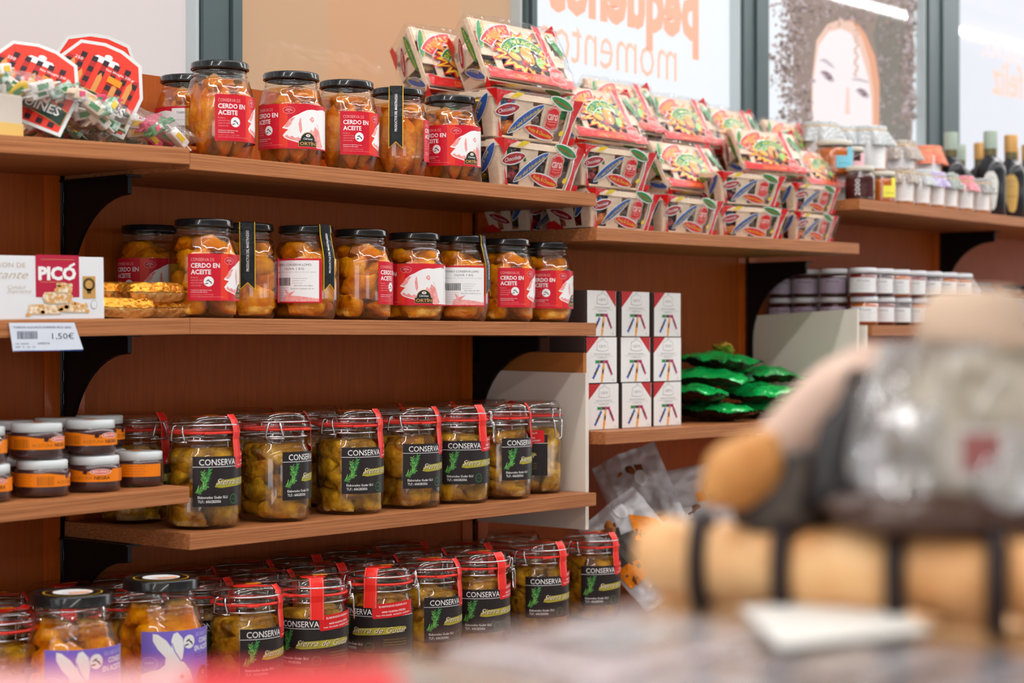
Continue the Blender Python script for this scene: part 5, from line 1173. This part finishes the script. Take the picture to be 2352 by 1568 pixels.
# ------------------------------------------------------------------ gift hamper in its bamboo tray
BAM = mat('bamboo', (240,196,142), .4, var=(11, (212,140,76))); BAML = mat('bamboo_pale', (236,196,146), .45, var=(12, (222,170,112))); TIE = mat('black_tie', (44,36,36), .5)
A0, A1 = W(1535, 1288, 1.07), W(2520, 1330, .94); ax = (A1-A0); L_ = ax.length; ang = math.atan2(ax.y, ax.x)
base = Vector(((A0.x+A1.x)/2, (A0.y+A1.y)/2, CZ-.174))
t = thing('hamper_tray', 'blurred bamboo tray with black ties holding the wrapped gift hamper', 'tray', base, (0,0,ang))
def roll(x0, x1, y, z, r, m, seed):
    b = B(); n = 14; P = []; R_ = []
    for k in range(n+1):
        s_ = k/n; P.append((x0+(x1-x0)*s_, y+.0012*math.sin(seed+s_*9), z+.0012*math.cos(seed*2+s_*7))); R_.append(r*(1-.22*abs(2*s_-1)**6))
    b.tube(P, R_, m, 20); return b
h0 = .0; ztop = CZ+RZ(1280, A0.x, A0.y)-base.z
D_ = .24
cuts = [-L_/2-.012, -L_/2+.105, -L_/2+.205, -L_/2+.300, L_/2+.02]
xs = [-L_/2-.01]+[((px-1545)/(2520-1545)*L_-L_/2) for px in (1650, 1852, 2112, 2330)]+[L_/2+.02]
def vec_roll(yo, z, r, m, nm):
    for k in range(len(xs)-1): obj(nm, roll(xs[k]+.002, xs[k+1]-.002, yo, z, r, m, k+r*100), t)
vec_roll(0, ztop, .0225, BAM, 'bamboo_rail'); vec_roll(.0, ztop-.0345, .0118, BAML, 'lower_rail')
for k in range(1, 5):
    b = B(); x = xs[k]; pts = []
    for i in range(17):
        a = -.4+i/16*(PI+1.0); pts.append((x-.006+.012*i/16, -.0255*math.cos(a-PI/2) if 1 else 0, ztop+.0255*math.sin(a+PI/2+PI) if 0 else ztop-.006+.030*math.cos(a+.1)))
    ell = [(x-.004+.008*math.sin(q), -.0250*math.sin(q), ztop+.0250*math.cos(q)) for q in [2*PI*i/28 for i in range(28)]]
    b.tube(ell, .0052, TIE, 10, True); obj('black_tie', b, t)
b = B(); b.box((0, D_/2, .004), (L_, D_, .008), BAML); b.box((0, D_, .030), (L_, .010, .060), BAM); b.box((-L_/2, D_/2, .032), (.010, D_, .064), BAM); b.box((L_/2, D_/2, .032), (.010, D_, .064), BAM); obj('tray_body', b, t)
def loc(px, py, z): return W(px, py, z)
def hang(name, b, label, cat, p, rot=(0,0,0)): return tag(obj(name, b, None, p, rot), label, cat)
# kraft covered jar whose round top rises above everything
p = loc(2236, 1180, 1.02); H_ = (1180-660)/FPX*1.02
t = thing('kraft_topped_jar', 'blurred tall jar with a round beige top, highest thing in the hamper', 'jar', p); K = mat('kraft_beige', (206,180,156), .7)
b = B(); b.lathe([(.001,H_*.72),(.030,H_*.72),(.031,H_*.80),(.028,H_*.93),(.020,H_*.99),(.001,H_)], K, 32); obj('paper_cover', b, t)
b = B(); b.lathe([(.001,0),(.046,0),(.048,.01),(.048,H_*.55),(.032,H_*.70),(.030,H_*.73)], mat('preserve_grey', (136,126,110), .3, var=(30, (196,188,172)), coat=.5), 36); obj('jar_body', b, t)
b = B(); Art().rect(-.03, .02, .03, .05, mat('label_dull', (190,184,176), .5), 1).rect(-.025,.026,-.006,.046, mat('rose_patch', (150,92,90), .4), 2).onto(b, cyl(.0485), .006); obj('paper_label', b, t, rot=(0,0,toward(p.x, p.y)+.4))
p = loc(1905, 1185, 1.01); ax_ = (loc(1990, 850, 1.04)-p); t = thing('dark_bottle', 'blurred dark bottle leaning in the hamper', 'bottle', p, ax_.to_track_quat('Z', 'Y').to_euler())
b = B(); b.lathe([(.001,0),(.017,0),(.018,.01),(.018,.050),(.012,.062),(.010,.078),(.001,.079)], mat('dark_glass', (30,26,26), .25), 28); obj('bottle_body', b, t)
b = B(); b.lathe([(.0108,.070),(.0108,.084),(.001,.085)], mat('cork_dark', (60,48,42), .6), 24); obj('cork', b, t)
def lump(name, px, py, z, r, m, label, cat, seed, roll_=0, amp=.2):
    b = B(); b.blob((0,0,0), r, m, seed, amp, 1.4, None, 4); p = loc(px, py, z)
    return hang(name, b, label, cat, p, (0, roll_, YAW-PI/2))
lump('cured_sausage', 1705, 1082, 1.03, (.026,.018,.018), mat('sausage_tan', (214,156,92), .5, var=(20, (196,132,70))), 'blurred tan cured sausage at the left end of the hamper', 'sausage', 3, -.65, .1)
lump('dark_pouch', 1830, 1135, 1.04, (.036,.022,.024), mat('pouch_dark', (44,38,36), .4, var=(30, (90,80,70))), 'blurred dark pouch low at the left of the hamper', 'pouch', 5, -.3)
lump('tan_pouch', 1880, 950, 1.09, (.052,.020,.020), mat('pouch_beige', (214,184,166), .6), 'blurred beige pouch rising diagonally behind the dark bottle', 'pouch', 8, -.80, .12)
lump('brown_package', 2190, 1185, .985, (.064,.026,.014), mat('package_brown', (70,46,34), .4, coat=.3), 'blurred dark brown package lying low in the hamper', 'package', 9, .05, .15)
lump('white_bow', 2010, 1110, 1.00, (.007,.006,.030), mat('bow_white', (214,206,212), .4), 'blurred whitish ribbon end hanging over the bamboo tray', 'ribbon', 12, .05, .2)
# silver grey cellophane round the hamper
SILV = thin('silver_cellophane', (.92,.92,.92), .20, .5, .10, (200,198,194), .22, bump=(15, 1.0), pw=2)
def cello():
    b = B(); c = loc(2195, 1020, 1.02)
    def f(s, q):
        a = s*2*PI; z = q; r = .053*(1-.42*q**1.5)*(1+.10*math.sin(a*5+q*3)+.06*math.sin(a*9+1)); k = noise.noise(Vector((math.cos(a)*2, math.sin(a)*2, q*3)))*.012
        return (r*1.25*math.cos(a)+k, r*.95*math.sin(a)+k, -.030+.086*q+k*.4)
    b.grid(72, 26, f, SILV); return b, c
b, c = cello(); hang('cellophane_wrap', b, 'blurred shiny silver grey cellophane wrapped round the gift hamper', 'wrapping', c, (0,0,YAW-PI/2))
# white sheet lying in front of the tray
b = B(); q = [loc(1700, 1392, 1.02), loc(2020, 1376, 1.03), loc(2140, 1446, .925), loc(1790, 1484, .88)]
zt = CZ-.1425
vs = []
for p in q:
    k = (zt-CZ)/(p.z-CZ); w_ = Vector((CAMX, CAMY, CZ)); vs.append(w_+(p-w_)*k)
vs2 = [v-Vector((0,0,.001)) for v in vs]; c = sum(vs, Vector())/4
b.add([v-c for v in vs]+[v-c for v in vs2], [(0,1,2,3),(7,6,5,4),(0,4,5,1),(1,5,6,2),(2,6,7,3),(3,7,4,0)], mat('paper_white', (236,236,230), .5)); hang('paper_sheet', b, 'blurred white paper sheet lying in front of the bamboo tray', 'paper', c)
